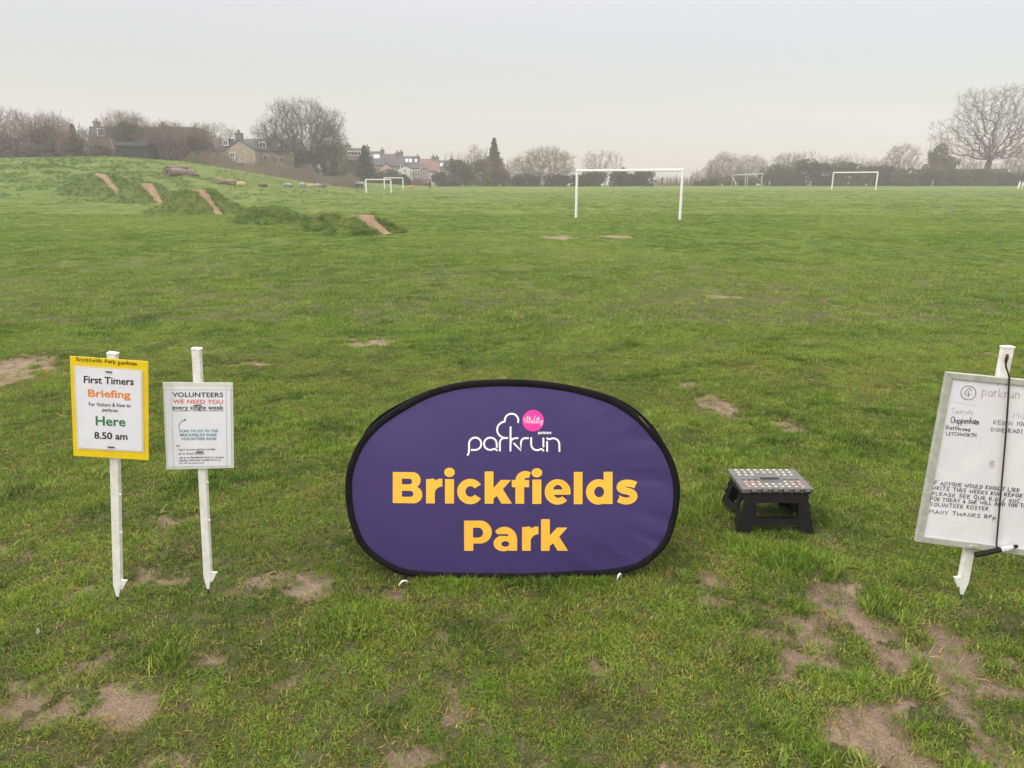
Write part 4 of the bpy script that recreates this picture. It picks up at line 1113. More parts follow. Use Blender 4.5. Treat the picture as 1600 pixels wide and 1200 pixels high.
# small scuff on the rim
px_poly(PB, [(997, 650), (999, 650.5), (1014, 668), (1012.5, 667)], mat('scuff', (0.30, 0.24, 0.12), 0.8, 0.2, 90), bt, 'worn_patch', 0.0095)

# --- glyphs drawn as implicit shapes and traced
STEP = 3.0
def trace(fn, x0, x1, y0, y1):
    xs = np.arange(x0 - 12.371, x1 + 46, STEP); ys = np.arange(y0 - 6.137, y1 + 7, STEP)
    X, Y = np.meshgrid(xs, ys, indexing='ij')
    D = fn(X, Y)
    segs = {}
    def lp(i, j, i2, j2):
        a, b = D[i, j], D[i2, j2]; t_ = a / (a - b)
        return (xs[i] + (xs[i2] - xs[i]) * t_, ys[j] + (ys[j2] - ys[j]) * t_)
    S = D > 0
    for i in range(len(xs) - 1):
        for j in range(len(ys) - 1):
            c = (S[i, j], S[i + 1, j], S[i + 1, j + 1], S[i, j + 1])
            if all(c) or not any(c): continue
            cor = [(i, j), (i + 1, j), (i + 1, j + 1), (i, j + 1)]
            cr = []
            for e in range(4):
                a, b = cor[e], cor[(e + 1) % 4]
                if c[e] != c[(e + 1) % 4]:
                    key = (a, b) if a < b else (b, a)
                    cr.append((key, lp(*a, *b), c[e]))
            if len(cr) == 2:
                pr = [(cr[0], cr[1])]
            else: pr = [(cr[0], cr[1]), (cr[2], cr[3])]
            for p0, p1 in pr:
                if not p0[2]: p0, p1 = p1, p0
                segs[p0[0]] = (p1[0], p0[1])
    loops = []
    while segs:
        k0 = next(iter(segs)); k = k0; lpn = []
        while k in segs:
            k2, p = segs.pop(k); lpn.append(p); k = k2
        if len(lpn) > 4: loops.append(lpn)
    out = []
    for lpn in loops:
        P = lpn; keep = []
        n = len(P)
        for q in range(n):
            a, b, c = np.array(P[q - 1]), np.array(P[q]), np.array(P[(q + 1) % n])
            if np.linalg.norm(c - a) < 1e-6: continue
            dist = abs((c[0] - a[0]) * (b[1] - a[1]) - (c[1] - a[1]) * (b[0] - a[0])) / np.linalg.norm(c - a)
            if dist > 1e-4: keep.append(P[q])
        if len(keep) > 2: out.append(keep)
    return out

def Bx(a, b, c, d): return lambda X, Y: np.minimum(np.minimum(X - a, b - X), np.minimum(Y - c, d - Y))
def El(cx, cy, rx, ry): return lambda X, Y: (1 - np.sqrt(((X - cx) / rx) ** 2 + ((Y - cy) / ry) ** 2)) * min(rx, ry)
def RB(a, b, c, d):      # box with fully rounded right end
    r_ = (d - c) / 2; return Un(Bx(a, b - r_, c, d), In(El(b - r_, (c + d) / 2, r_, r_), lambda X, Y: X - a))
def Pg(*pts):            # convex polygon (counter-clockwise)
    def f_(X, Y):
        D = np.full(X.shape, 1e9)
        for q in range(len(pts)):
            (ax, ay), (bx, by) = pts[q], pts[(q + 1) % len(pts)]
            L = math.hypot(bx - ax, by - ay)
            D = np.minimum(D, ((bx - ax) * (Y - ay) - (by - ay) * (X - ax)) / L)
        return D
    return f_
def Un(*f): return lambda X, Y: np.maximum.reduce([g_(X, Y) for g_ in f])
def In(*f): return lambda X, Y: np.minimum.reduce([g_(X, Y) for g_ in f])
def Sb(a, *f): return lambda X, Y: np.minimum.reduce([a(X, Y)] + [-g_(X, Y) for g_ in f])
def Pl(pts, w):
    Q = np.array(pts, float); n = len(Q); dens = []
    for q in range(n - 1):
        a, b, c, d = Q[max(q - 1, 0)], Q[q], Q[q + 1], Q[min(q + 2, n - 1)]
        for j in range(8):
            t_ = j / 8; dens.append(0.5 * ((2 * b) + (-a + c) * t_ + (2 * a - 5 * b + 4 * c - d) * t_ ** 2 + (-a + 3 * b - 3 * c + d) * t_ ** 3))
    dens.append(Q[-1])
    def f_(X, Y):
        D = np.full(X.shape, 1e9)
        for q in range(len(dens) - 1):
            a, b = dens[q], dens[q + 1]; ab = b - a; L2 = max(ab @ ab, 1e-9)
            t_ = np.clip(((X - a[0]) * ab[0] + (Y - a[1]) * ab[1]) / L2, 0, 1)
            D = np.minimum(D, np.hypot(X - a[0] - t_ * ab[0], Y - a[1] - t_ * ab[1]))
        return w / 2 - D
    return f_
G = {}
G['B'] = (Sb(Un(RB(0, 232, 126, 257), RB(0, 246, 0, 142), Bx(0, 120, 0, 257)), RB(76, 162, 156, 203), RB(76, 172, 53, 103)), 246)
G['r'] = (Sb(Un(Bx(0, 72, 0, 201), Bx(40, 135, 78, 205)), El(135, 80, 63, 61), Pg((135, 0), (300, 0), (300, 78), (135, 78)), Pg((69, 215), (69, 178), (112, 206), (135, 215)), Bx(72, 136, -10, 80)), 135)
G['i'] = (Un(Bx(0, 74, 0, 202), El(37, 258, 44, 38)), 80)
def wedge_cut(cx, cy, a): return lambda X, Y: np.minimum((X - cx) * math.sin(R(a)) - (Y - cy) * math.cos(R(a)), (X - cx) * math.sin(R(a)) + (Y - cy) * math.cos(R(a)))
G['c'] = (Sb(El(108, 101, 107, 105), El(110, 101, 41, 44), wedge_cut(104, 101, 32)), 205)
G['k'] = (Un(Bx(0, 72, 0, 267), Pg((71, 40), (104, 70), (152, 122), (218, 197), (133, 197), (71, 130)), Pg((137, 0), (225, 0), (148, 124), (98, 70))), 225)
G['f'] = (Un(Bx(30, 102, 0, 200), Bx(0, 143, 138, 198), In(Sb(El(112, 190, 82, 82), El(128, 194, 26, 22)), Pg((30, 190), (133, 190), (165, 285), (30, 285)))), 150)
G['e'] = (Sb(El(106, 101, 107, 105), In(El(107, 110, 40, 49), lambda X, Y: Y - 121), In(lambda X, Y: 78 - Y, Un(El(112, 100, 44, 48), In(wedge_cut(106, 100, 42), lambda X, Y: 78 - Y)))), 212)
G['l'] = (Bx(0, 72, 0, 267), 72)
G['d'] = (Sb(Un(In(El(104, 101, 105, 105), lambda X, Y: 190 - X), Bx(146, 220, 0, 267)), El(109, 101, 41, 44)), 220)
G['s'] = (Sb(Pl([(190, 140), (160, 160), (120, 172), (76, 172), (44, 156), (40, 132), (62, 116), (104, 106), (142, 90), (154, 64), (136, 38), (98, 26), (60, 30), (10, 52)], 58),
             Pg((174, 110), (260, 110), (260, 300), (216, 250), (153, 126)), Pg((-80, -60), (-28, -60), (34, 62), (22, 84), (-80, 84))), 188)
G['P'] = (Sb(Un(RB(0, 229, 62, 255), Bx(0, 75, 0, 255)), RB(74, 157, 112, 196)), 229)
G['a'] = (Sb(Un(In(Sb(El(92, 96, 103, 107), El(92, 84, 38, 58)), Pg((12, 230), (12, 168), (38, 130), (60, 100), (240, 60), (240, 230))), Bx(123, 196, 0, 110), In(El(82, 62, 82, 66), lambda X, Y: 150 - X)),
             El(98, 58, 33, 24), In(lambda X, Y: Y - 126, lambda X, Y: 141 - Y, lambda X, Y: 122 - X)), 196)
GL = {k_: (curve_fill(trace(f_, 0, w_, -6, 300)), w_) for k_, (f_, w_) in G.items()}

def zpx(x, y, right=False): return ((780 if right else 520) + x / 5.3333, 720 + y / 5.3333)
def glyph(ch, x, base, right, parent, xs=1.0):
    (V, F), w_ = GL[ch]
    # glyph units are zoomed photo pixels: 5.333 per pixel, baseline slants very slightly
    W = []
    for v in V:
        p = zpx(x + v[0] * xs, base - v[1], right)
        W.append(PB.hit(*p))
    return drape(obj('lettering', np.array(W), F, M['banner_yellow'], parent), .0016)
LIFT = 0.0
_pts = toB(cen[None, :], [0.012])
LIFT = 0.0052
PBL = PB
PB_saved = PB.O.copy()
for ch, x, base, rt in (('B', 505, 345, 0), ('r', 783, 345, 0), ('i', 940, 345, 0), ('c', 1040, 346, 0), ('k', 1268, 346, 0),
                        ('f', 105, 347, 1), ('i', 275, 348, 1), ('e', 378, 350, 1), ('l', 618, 352, 1), ('d', 720, 353, 1), ('s', 965, 355, 1),
                        ('P', 1097, 742, 0), ('a', 1340, 742, 0), ('r', 190, 742, 1), ('k', 347, 742, 1)):
    glyph(ch, x, base, bool(rt), bt)
# logo strokes (white line lettering with the tree outline)
def lz(pts): return [(700 + x / 8, 620 + y / 8) for x, y in pts]
def larc(cx, cy, rx, ry, a0, a1, n=14): return [(cx + rx * math.cos(R(a0 + (a1 - a0) * i / n)), cy - ry * math.sin(R(a0 + (a1 - a0) * i / n))) for i in range(n + 1)]
logo = [
 lz([(252, 716), (264, 690), (268, 660)] + larc(344, 578, 76, 76, 180, -90, 22) + [(300, 654)]),
 lz([(612, 618), (612, 578)] + larc(532, 578, 78, 76, 0, 300, 24) + [(590, 640), (612, 658)]),
 lz([(650, 662), (650, 570)] + larc(706, 566, 56, 58, 180, 90, 8) + [(742, 507)]),
 lz(larc(795, 290, 84, 82, -15, 180, 16) + [(711, 305)] + larc(720, 405, 104, 100, 95, 250, 14) + [(690, 500), (715, 507)]),
 lz([(783, 372), (781, 662)]),
 lz([(781, 570)] + larc(842, 566, 58, 56, 180, 100, 8) + [(870, 508)]),
 lz([(824, 572), (910, 660), (911, 570)] + larc(966, 566, 55, 56, 180, 90, 8) + [(1000, 510)]),
 lz([(1038, 505), (1038, 580)] + larc(1112, 582, 74, 76, 180, 300, 14) + [(1172, 645), (1190, 662)]),
 lz([(1190, 510), (1190, 612)]),
 lz([(1236, 668), (1236, 552)]),
 lz([(1234, 510), (1252, 522)] + larc(1312, 592, 76, 80, 118, 0, 12) + [(1388, 670)]),
]
drape(px_stroke(PB, logo, 2.9, M['white_print'], bt, 'logo', 0, 0.0008), .0014)
disc = [(832.8 + 16.6 * math.cos(R(a)), 656.6 + 16.6 * math.sin(R(a))) for a in range(0, 360, 8)]
dk = drape(px_poly(PB, disc, M['pink_print'], bt, 'logo_disc', 0), .0014)
vit = [lz([(950, 258), (958, 322), (985, 262), (996, 232), (1008, 236)]), lz([(992, 285), (986, 322), (998, 320)]), lz([(1022, 246), (1010, 322), (1022, 320)]), lz([(1006, 272), (1034, 268)]),
       lz([(1056, 292), (1040, 292), (1032, 312), (1044, 324), (1058, 300), (1056, 324)]), lz([(1084, 236), (1070, 322), (1082, 322)]), lz([(1102, 288), (1096, 322), (1106, 322)]),
       lz([(1128, 246), (1116, 322), (1128, 322)]), lz([(1110, 274), (1142, 268)]), lz([(1146, 288), (1140, 314), (1152, 322), (1172, 292)]), lz([(1180, 286), (1172, 330), (1156, 352)]),
       lz([(997, 268), (999, 264)]), lz([(1106, 270), (1108, 266)])]
drape(px_stroke(PB, vit, 1.0, M['white_print'], bt, 'logo_script', 0, 0.0006), .0022)
drape(lettering(PB, 'partners', (840.5, 677), (861, 677.2), (840.5, 672.3), M['white_print'], bt, 0.028, 0, 'logo_lettering'), .0016)
# peg loops (part of the banner) and the pegs through them
for (x, y, side) in ((634, 905, -1), (966, 900, 1)):
    a = PB.hit(x, y - 5) + nB * 0.004; gnd_ = hit_flat(x - (2 if side < 0 else 0), y + 7)
    q = MB()
    w = np.array([.008, 0, 0])
    q.hexa([a - w, a + w, a + w + [0, .003, 0], a - w + [0, .003, 0]] + [gnd_ - w + [0, 0, .006], gnd_ + w + [0, 0, .006], gnd_ + w + [0, .003, .009], gnd_ - w + [0, .003, .009]][::1])
    q.build('peg_loop', M['black_fabric'], bt)
pegm = mat('peg_white', (0.78, 0.78, 0.76), 0.35, 0.05)
for (pa, pb, pc_, lb) in (((624.5, 913.5), (629, 908), (636, 907.5), 'white tent peg through the left loop under the banner'), ((963.5, 908.5), (967, 898), (969.5, 896), 'white tent peg at the lower right of the banner rim')):
    g0 = hit_flat(*pa)
    dd = [g0 + [0, 0, .004], None, None]
    pk1 = at(pb[0], pb[1], g0[1] + .006); pk2 = at(pc_[0], pc_[1], g0[1] + .016)
    tp = thing('tent_peg', g0, lb, 'tent peg', 'pegs holding down the banner')
    q = MB(); q.tube([g0 + [0, 0, .002], pk1, (pk1 + pk2) / 2 + [0, 0, .001], pk2, pk2 + [0.002, .004, -.06]], .0042, 8)
    q.build('peg_shaft', pegm, tp, True)
    q = MB(); q.tube([g0 + [0, 0, .002], g0 + [-.001, -.001, -.006]], .0048, 8); q.build('peg_tip', pegm, tp)

# ------------------------------------------------------------------ folding step stool
A_ = hit_flat(1211, 836)
zt = 0.215
fl = at(1155, 766, 3.06); 
def topz(px_, py_, z):
    d = ray(px_, py_); return CAM + d * ((z + A_[2] - CAM[2]) / d[2])
c_fl, c_fr, c_br, c_bl = topz(1157, 765, zt), topz(1269, 765, zt), topz(1244, 733, zt), topz(1139, 733, zt)
ctr = (c_fl + c_fr + c_br + c_bl) / 4
ux = (c_fr - c_fl); wid = np.linalg.norm(ux); ux /= wid
uy = np.array([-ux[1], ux[0], 0]); dep = abs(((c_bl + c_br) / 2 - (c_fl + c_fr) / 2) @ uy)
gz = float(base_z(ctr[0], ctr[1]))
S0 = np.array([ctr[0], ctr[1], gz])
hw, hd = wid / 2, dep / 2
st = thing('step_stool', S0, 'black folding plastic step stool with cream dotted grey top standing on the grass', 'step stool')
def SP(x, y, z): return S0 + ux * x + uy * y + np.array([0, 0, z])
def rrect(a, b, c, d, r_, n=5):
    o_ = []
    for (cx, cy, s_) in ((b - r_, c + r_, -90), (b - r_, d - r_, 0), (a + r_, d - r_, 90), (a + r_, c + r_, 180)):
        for i in range(n + 1): o_.append((cx + r_ * math.cos(R(s_ + 90 * i / n)), cy + r_ * math.sin(R(s_ + 90 * i / n))))
    return o_
def plate(loops, th, fn, name, m, parent):
    V, F = curve_fill(loops, th / 2)
    W = np.array([fn(v[0], v[1], v[2]) for v in V])
    return obj(name, W, F, m, parent)
ym = -0.012     # fold line between the two halves of the top
def topfn(x, y, z): return SP(x, y, zt - 0.009 + z)
bevel(plate([rrect(-hw, hw, ym + .0012, hd, .010)], .018, topfn, 'seat_half', M['grey_plastic'], st), .004, 2)
bevel(plate([rrect(-hw, hw, -hd, ym - .0012, .010)], .018, topfn, 'seat_half', M['grey_plastic'], st), .004, 2)
# raised handle surround; a dark plate stands for the shade inside the grip slot
hs = plate([rrect(-.060, .060, ym - .016, ym + .034, .012), rrect(-.048, .048, ym - .006, ym + .024, .013)], .003, lambda x, y, z: SP(x, y, zt + .0012 + z), 'handle', M['grey_plastic'], st)
plate([rrect(-.048, .048, ym - .006, ym + .024, .013)], .002, lambda x, y, z: SP(x, y, zt + .0006 + z), 'handle_slot_shade', M['hollow'], st)
# hinge knuckles: front edge and fold line
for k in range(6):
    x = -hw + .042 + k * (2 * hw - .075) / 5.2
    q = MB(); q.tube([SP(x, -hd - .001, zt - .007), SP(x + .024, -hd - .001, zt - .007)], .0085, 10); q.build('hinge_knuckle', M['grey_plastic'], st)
    q = MB(); q.box((0, 0, 0), (1, 1, 1)); W = [SP(x - .003 + v[0] * .0305, -hd - .004 + v[1] * .006, zt - .024 + v[2] * .026) for v in q.v]; obj('hinge_recess_shade', W, q.f, M['tie'], st)  # solid black block standing for the shade round each knuckle
for x in (-.128, -.100, -.072, .072, .100, .128):
    q = MB(); q.tube([SP(x - .008, ym, zt - .001), SP(x + .008, ym, zt - .001)], .0035, 8); q.build('fold_hinge', M['tie'], st)
dots = MB(); dots2 = MB()
def disc_at(mbx, x, y, r_=.0068):
    n = 10; z = zt + .0011
    V = [SP(x + r_ * math.cos(2 * math.pi * i / n), y + r_ * math.sin(2 * math.pi * i / n), z) for i in range(n)] + [SP(x + r_ * 1.1 * math.cos(2 * math.pi * i / n), y + r_ * 1.1 * math.sin(2 * math.pi * i / n), zt - .0005) for i in range(n)]
    mbx.add(V, [tuple(range(n))] + [(i, n + i, n + (i + 1) % n, (i + 1) % n) for i in range(n)])
rr = random.Random(4)
ys = [hd - .014, hd - .042, hd - .072, ym - .022, ym - .050, ym - .077]
for ri, y in enumerate(ys):
    for c in range(9):
        x = -.128 + c * .0315 + (.003 if ri % 2 else 0)
        if ri in (2, 3) and abs(x) < .060: continue
        disc_at(dots2 if (ri >= 3 and (c < 3 or c > 6) and rr.random() < .75) else dots, x, y)
o = dots.build('grip_dots', M['dot_cream'], st); o['kind'] = 'stuff'
o = dots2.build('grip_dots', M['dot_worn'], st); o['kind'] = 'stuff'
# legs: front/back panels splay outward, side panels fold
zl = zt - .02
def leg_panel(sgn):
    tw, bw = hw - .030, hw + .012       # half-widths top and bottom
    H = zl + .002
    yb, yt = hd + .022, hd - .006
    def fn(x, v, z):
        f_ = v / H
        return SP(x, sgn * (-1) * (yb + (yt - yb) * f_) + z, -.002 + v)
    outl = [(-bw, 0), (-bw + .062, 0), (-bw + .068, .042), (bw - .068, .042), (bw - .062, 0), (bw, 0), (tw, H), (-tw, H)]
    hole = rrect(-.098, .098, .080, .152, .008)
    o_ = plate([outl, hole], .012, fn, 'leg_panel', M['black_plastic'], st); bevel(o_, .002, 2)
    # rim rib round the opening
    o3 = plate([rrect(-.103, .103, .075, .157, .010), hole], .017, fn, 'opening_rib', M['black_plastic'], o_)
    return o_
leg_panel(1); leg_panel(-1)
for s_ in (-1, 1):
    H = zl + .012
    for half in (-1, 1):
        def fn(y, v, z, s_=s_, half=half):
            f_ = v / H
            xo = (hw + .010) + ((hw - .034) - (hw + .010)) * f_
            xin = .020 * (1 - abs(y) / (hd + .02))       # folds inward at mid-depth
            return SP(s_ * (xo - xin) + z, y * (1 - .13 * f_), -.012 + v)
        a, b = (0.002, hd + .018)
        outl = [(0.002, .060), (0.030, .052), (.045, 0), (b, 0), (b, H), (0.002, H)]
        hole = [(0.002 + .014, .105), (.035, .075), (b - .040, .075), (b - .030, .105), (b - .045, .150), (.030, .150)]
        if half < 0: outl = [(-y, v) for y, v in outl]; hole = [(-y, v) for y, v in hole]
        o_ = plate([outl, hole], .009, fn, 'side_panel', M['black_plastic'], st); bevel(o_, .0015, 1)
    for k in range(5):
        f_ = (k + .5) / 5.2
        for yy in (-1, 1):
            v = f_ * H; xo = (hw + .012) + ((hw - .030) - (hw + .012)) * f_; yb = (hd + .022) + (-.028) * f_
            q = MB(); q.tube([SP(s_ * xo, yy * yb, -.012 + v), SP(s_ * (xo - .003), yy * (yb - .002), -.012 + v + .017)], .0075, 8); q.build('corner_hinge', M['black_plastic'], st)

# scrap of white litter
lp_ = hit_flat(59, 995)
q = MB(); V = [lp_ + [x, y, z] for x, y, z in ((-.006, 0, .01), (.002, -.004, .03), (.008, .003, .034), (.006, .008, .014), (.0, .006, .008), (-.002, .010, .028))]
q.add(V, [(0, 1, 4), (1, 2, 3), (1, 3, 4), (0, 4, 5), (4, 2, 5)])
tag(q.build('litter', M['render_white']), 'tiny crumpled scrap of white litter in the grass below the yellow sign', 'litter')

# ------------------------------------------------------------------ goals
def goal_frame(name, bl, br, H, w, m, label, cat='goal', group=None, back=None):
    bl, br = np.array(bl, float), np.array(br, float)
    g_ = (bl + br) / 2
    t_ = thing(name, g_, label, cat, group)
    up = np.array([0, 0, 1.])
    ex = br - bl; ex[2] = 0; ex /= np.linalg.norm(ex); ey = np.array([-ex[1], ex[0], 0])
    def bar(a, b, wx, nm):
        q = MB(); d = (b - a) / np.linalg.norm(b - a)
        if abs(d[2]) > .7: u, v = ex, ey
        else: u = np.cross(d, up); u /= np.linalg.norm(u); v = np.cross(u, d)
        h_ = wx / 2
        q.hexa([a - u * h_ - v * h_, a + u * h_ - v * h_, a + u * h_ + v * h_, a - u * h_ + v * h_, b - u * h_ - v * h_, b + u * h_ - v * h_, b + u * h_ + v * h_, b - u * h_ + v * h_])
        o_ = q.build(nm, m, t_); bevel(o_, wx * .3, 3); return o_
    top = max(bl[2], br[2]) + H
    tl, tr = np.array([bl[0], bl[1], top]), np.array([br[0], br[1], top])
    bar(bl - up * .2, tl - up * w / 2, w, 'post'); bar(br - up * .2, tr - up * w / 2, w, 'post')
    bar(tl - ex * w / 2, tr + ex * w / 2, w, 'crossbar')
    if back is not None:
        for p_, q_ in ((tl, bl), (tr, br)):
            e = q_ + np.array(back); e2 = np.array([e[0], e[1], q_[2] + H * .93])
            bar(e - up * .1, e2, w * .7, 'rear_post'); bar(p_ + np.array(back) * .03, e2, w * .7, 'side_bar')
        e1 = tl + np.array(back); e2 = tr + np.array(back)
        e1[2] = e2[2] = top - H * .07
        bar(e1, e2, w * .7, 'rear_bar')
    return t_
b1, b2 = hit_flat(900, 340.8), hit_flat(1062, 343.5)
b1 = hit_flat(900, 340.2)
goal_frame('goal', b1, b2, 1.93, 0.10, M['white_paint'], 'nearest white football goal frame without a net, right of centre')
goal_frame('goal', hit_flat(572.5, 301), hit_flat(611.5, 301.5), 1.32, 0.13, M['white_paint'], 'front one of two small overlapping white goals in front of the terrace houses')
goal_frame('goal', hit_flat(601, 295.8), hit_flat(630, 295.8), 1.38, 0.13, M['white_paint'], 'rear one of two small overlapping white goals in front of the terrace houses')
goal_frame('goal', hit_flat(1299.5, 296), hit_flat(1368, 297.3), 2.30, 0.15, M['white_paint'], 'distant full size white goal in front of the long dark hedge at right')
ga = at(1164, 289, 128); gb = at(1189.5, 290, 120)
ga[2] = float(base_z(ga[0], ga[1])); gb[2] = float(base_z(gb[0], gb[1]))
goal_frame('goal', ga, gb, 2.05, 0.13, M['grey_metal'], 'farthest grey goal with rear posts and top bars before the pale bare willow', back=(-1.8, 1.6, 0))

# ------------------------------------------------------------------ marker posts along the far edge
for i, (x_, h_, lb) in enumerate(((810, 1.0, 'thin pale post below the round budding tree'), (945, 1.0, 'thin pale post below the bare tree behind the goal'), (1202, .9, 'thin pale post just right of the far grey goal'),
                                  (1266, .9, 'thin pale post between the far grey goal and the big white goal'), (1457, 1.0, 'thin pale post below the ivy tree left of the oak'), (752, .8, 'thin grey post under the spruce'),
                                  (1056, 1.9, 'dark fence post in the gap of the hedge behind the near goal'), (1079, 1.8, 'dark fence post at the left edge of the willow'), (1041, 1.5, 'dark fence post just right of the runner'))):
    Yp = 132; b = at(x_, 289, Yp); b[2] = float(base_z(b[0], Yp))
    q = MB(); q.tube([b - [0, 0, .2], b + [0, 0, h_], b + [0.0, 0, h_ + .04]], [.07, .07, .02], 6)
    o = q.build('marker_post', M['grey_metal'] if h_ < 1.3 else M['wood_dark']); tag(o, lb, 'post', 'posts along the far edge of the field')
for (x0_, y0_, x1_, y1_, lb) in ((1590.5, 295, 1594, 283.2, 'leaning white post at the right edge, left one of two'), (1596.5, 296, 1598.5, 284.5, 'leaning white post at the right edge, right one of two')):
    b = hit_flat(x0_, y0_); tp = at(x1_, y1_, b[1])
    q = MB(); q.tube([b - [0, 0, .1], b * .5 + tp * .5 + [.03, 0, 0], tp], [.09, .14, .08], 8)
    o = q.build('marker_post', M['white_paint']); tag(o, lb, 'post', 'white leaning posts')

# ------------------------------------------------------------------ bare trees grown towards points spread through their crown
def prisms(P0, P1, R0, R1, n=3):
    d = P1 - P0; L = np.linalg.norm(d, axis=1, keepdims=True) + 1e-9; d = d / L
    ref = np.where(np.abs(d[:, 2:3]) > .9, np.array([[1., 0, 0]]), np.array([[0, 0, 1.]]))
    a = np.cross(d, ref); a /= np.linalg.norm(a, axis=1, keepdims=True); b = np.cross(d, a)
    V = []
    for k in range(n):
        t_ = 2 * math.pi * k / n
        V.append(P0 + R0[:, None] * (math.cos(t_) * a + math.sin(t_) * b))
    for k in range(n):
        t_ = 2 * math.pi * k / n
        V.append(P1 + R1[:, None] * (math.cos(t_) * a + math.sin(t_) * b))
    V = np.stack(V, 1)
    base = (np.arange(len(P0)) * 2 * n)[:, None, None]
    Fq = np.array([[k, (k + 1) % n, n + (k + 1) % n, n + k] for k in range(n)])
    return V.reshape(-1, 3), (base + Fq[None]).reshape(-1, 4)

def grow(T, roots, seed, rtip=0.018, power=2.35, kpath=0.38, up=0.25, twigs=2, twl=0.7, wig=0.10, droop=0.0):
    """T targets, roots list of polylines (trunks). Returns segment arrays"""
    r = np.random.default_rng(seed)
    nodes = []; par = []; plen = []
    for rt in roots:
        prev = -1
        for p in rt:
            nodes.append(np.array(p, float)); par.append(prev)
            plen.append(0 if prev < 0 else plen[prev] + np.linalg.norm(nodes[-1] - nodes[prev]) * 0.6); prev = len(nodes) - 1
    root_top = np.array([rt[-1] for rt in roots])
    D = np.min(np.linalg.norm(T[:, None] - root_top[None], axis=2), axis=1)
    T = T[np.argsort(D)]
    n0 = len(nodes); NN = n0 + len(T) * 2
    P = np.zeros((NN, 3)); P[:n0] = nodes; par = par + [0] * (NN - n0); PL = np.full(NN, 1e9); PL[:n0] = plen
    cnt = n0
    for t_ in T:
        d = np.linalg.norm(P[:cnt] - t_, axis=1)
        cost = d + kpath * PL[:cnt] + 0.5 * np.maximum(P[:cnt, 2] - t_[2], 0)
        k = int(np.argmin(cost))
        L = d[k]
        mid = (P[k] + t_) / 2 + r.normal(0, wig * L, 3) + np.array([0, 0, -up * 0.18 * L if L > 1 else 0])
        P[cnt] = mid; par[cnt] = k; PL[cnt] = PL[k] + L / 2
        P[cnt + 1] = t_; par[cnt + 1] = cnt; PL[cnt + 1] = PL[k] + L
        cnt += 2
    P = P[:cnt]; par = np.array(par[:cnt])
    tips = np.ones(cnt, bool); tips[par[par >= 0]] = False
    # twigs
    nodesel = np.where((np.arange(cnt) >= n0) & (r.uniform(0, 1, cnt) < 0.9))[0]
    tw0, tw1 = [], []
    for _ in range(twigs):
        s = P[nodesel]; dirv = s - P[par[nodesel]]; dirv /= np.linalg.norm(dirv, axis=1, keepdims=True) + 1e-9
        dv = dirv * .8 + r.normal(0, .55, s.shape) + np.array([0, 0, up - droop]); dv /= np.linalg.norm(dv, axis=1, keepdims=True)
        e = s + dv * (twl * r.uniform(.4, 1.2, len(s)))[:, None]
        tw0.append(s); tw1.append(e)
        dv2 = dv + r.normal(0, .5, s.shape) + np.array([0, 0, up - droop]); dv2 /= np.linalg.norm(dv2, axis=1, keepdims=True)
        m_ = s * .5 + e * .5
        tw0.append(m_); tw1.append(m_ + dv2 * (twl * r.uniform(.3, .8, len(s)))[:, None])
    w = np.zeros(cnt); w[tips] = 1.0; w += 0.15
    for i in range(cnt - 1, n0 - 1, -1): w[par[i]] += w[i]
    for i in range(n0 - 1, 0, -1):
        if par[i] >= 0: w[par[i]] += w[i]
    rad = rtip * w ** (1 / power)
    k = np.where(par >= 0)[0]
    return P, par, rad, k, np.vstack(tw0), np.vstack(tw1)

def tree_meshes(T, roots, seed, tr_r, rtip=0.02, thick=0.07, **kw):
    P, par, rad, k, t0, t1 = grow(T, roots, seed, rtip, **kw)
    rmax = rad.max(); sc_ = min(2.6, max(1.0, tr_r / rmax)) if tr_r else 1
    f_ = np.clip(rad / rmax, 0, 1) ** .5
    rad = rad * (1 + (sc_ - 1) * f_)
    big = rad[k] > thick
    a = prisms(P[par[k[big]]], P[k[big]], np.minimum(rad[par[k[big]]], rad[k[big]] * 1.45), rad[k[big]], 7)
    sm = k[~big]
    b = prisms(P[par[sm]], P[sm], np.minimum(rad[par[sm]], rad[sm] * 1.4), rad[sm], 3)
    c = prisms(t0, t1, np.full(len(t0), rtip * .8), np.full(len(t0), rtip * .35), 3)
    Vb = np.vstack([b[0], c[0]]); Fb = np.vstack([b[1], c[1] + len(b[0])])
    return a, (Vb, Fb)

def dome_targets(n, cx, cy, z0, z1, rx, ry, seed, fill=.5, flat=.35, lumps=0):
    """points in a domed crown from z0 to z1; widest at a fraction 'flat' of its height"""
    r = np.random.default_rng(seed)
    out = []
    while len(out) < n:
        u = r.uniform(-1, 1, (n * 3, 3))
        zz = u[:, 2]
        rad2 = u[:, 0] ** 2 + u[:, 1] ** 2
        zc = np.where(zz > -1 + 2 * flat, (zz - (-1 + 2 * flat)) / (2 - 2 * flat), (zz - (-1 + 2 * flat)) / (2 * flat))
        rr_ = rad2 + zc ** 2
        wob = 1 + 0.22 * vnoise(np.arctan2(u[:, 1], u[:, 0]) * 1.6 + 3, zz * 2.3, seed) + .1 * vnoise(np.arctan2(u[:, 1], u[:, 0]) * 4, zz * 5, seed + 3)
        q = np.sqrt(rr_) / wob
        ok = (q < 1) & (r.uniform(0, 1, len(q)) < fill + (1 - fill) * q ** 2)
        out += u[ok].tolist()
    u = np.array(out[:n])
    return np.stack([cx + u[:, 0] * rx, cy + u[:, 1] * ry, (z0 + z1) / 2 + u[:, 2] * (z1 - z0) / 2], -1)

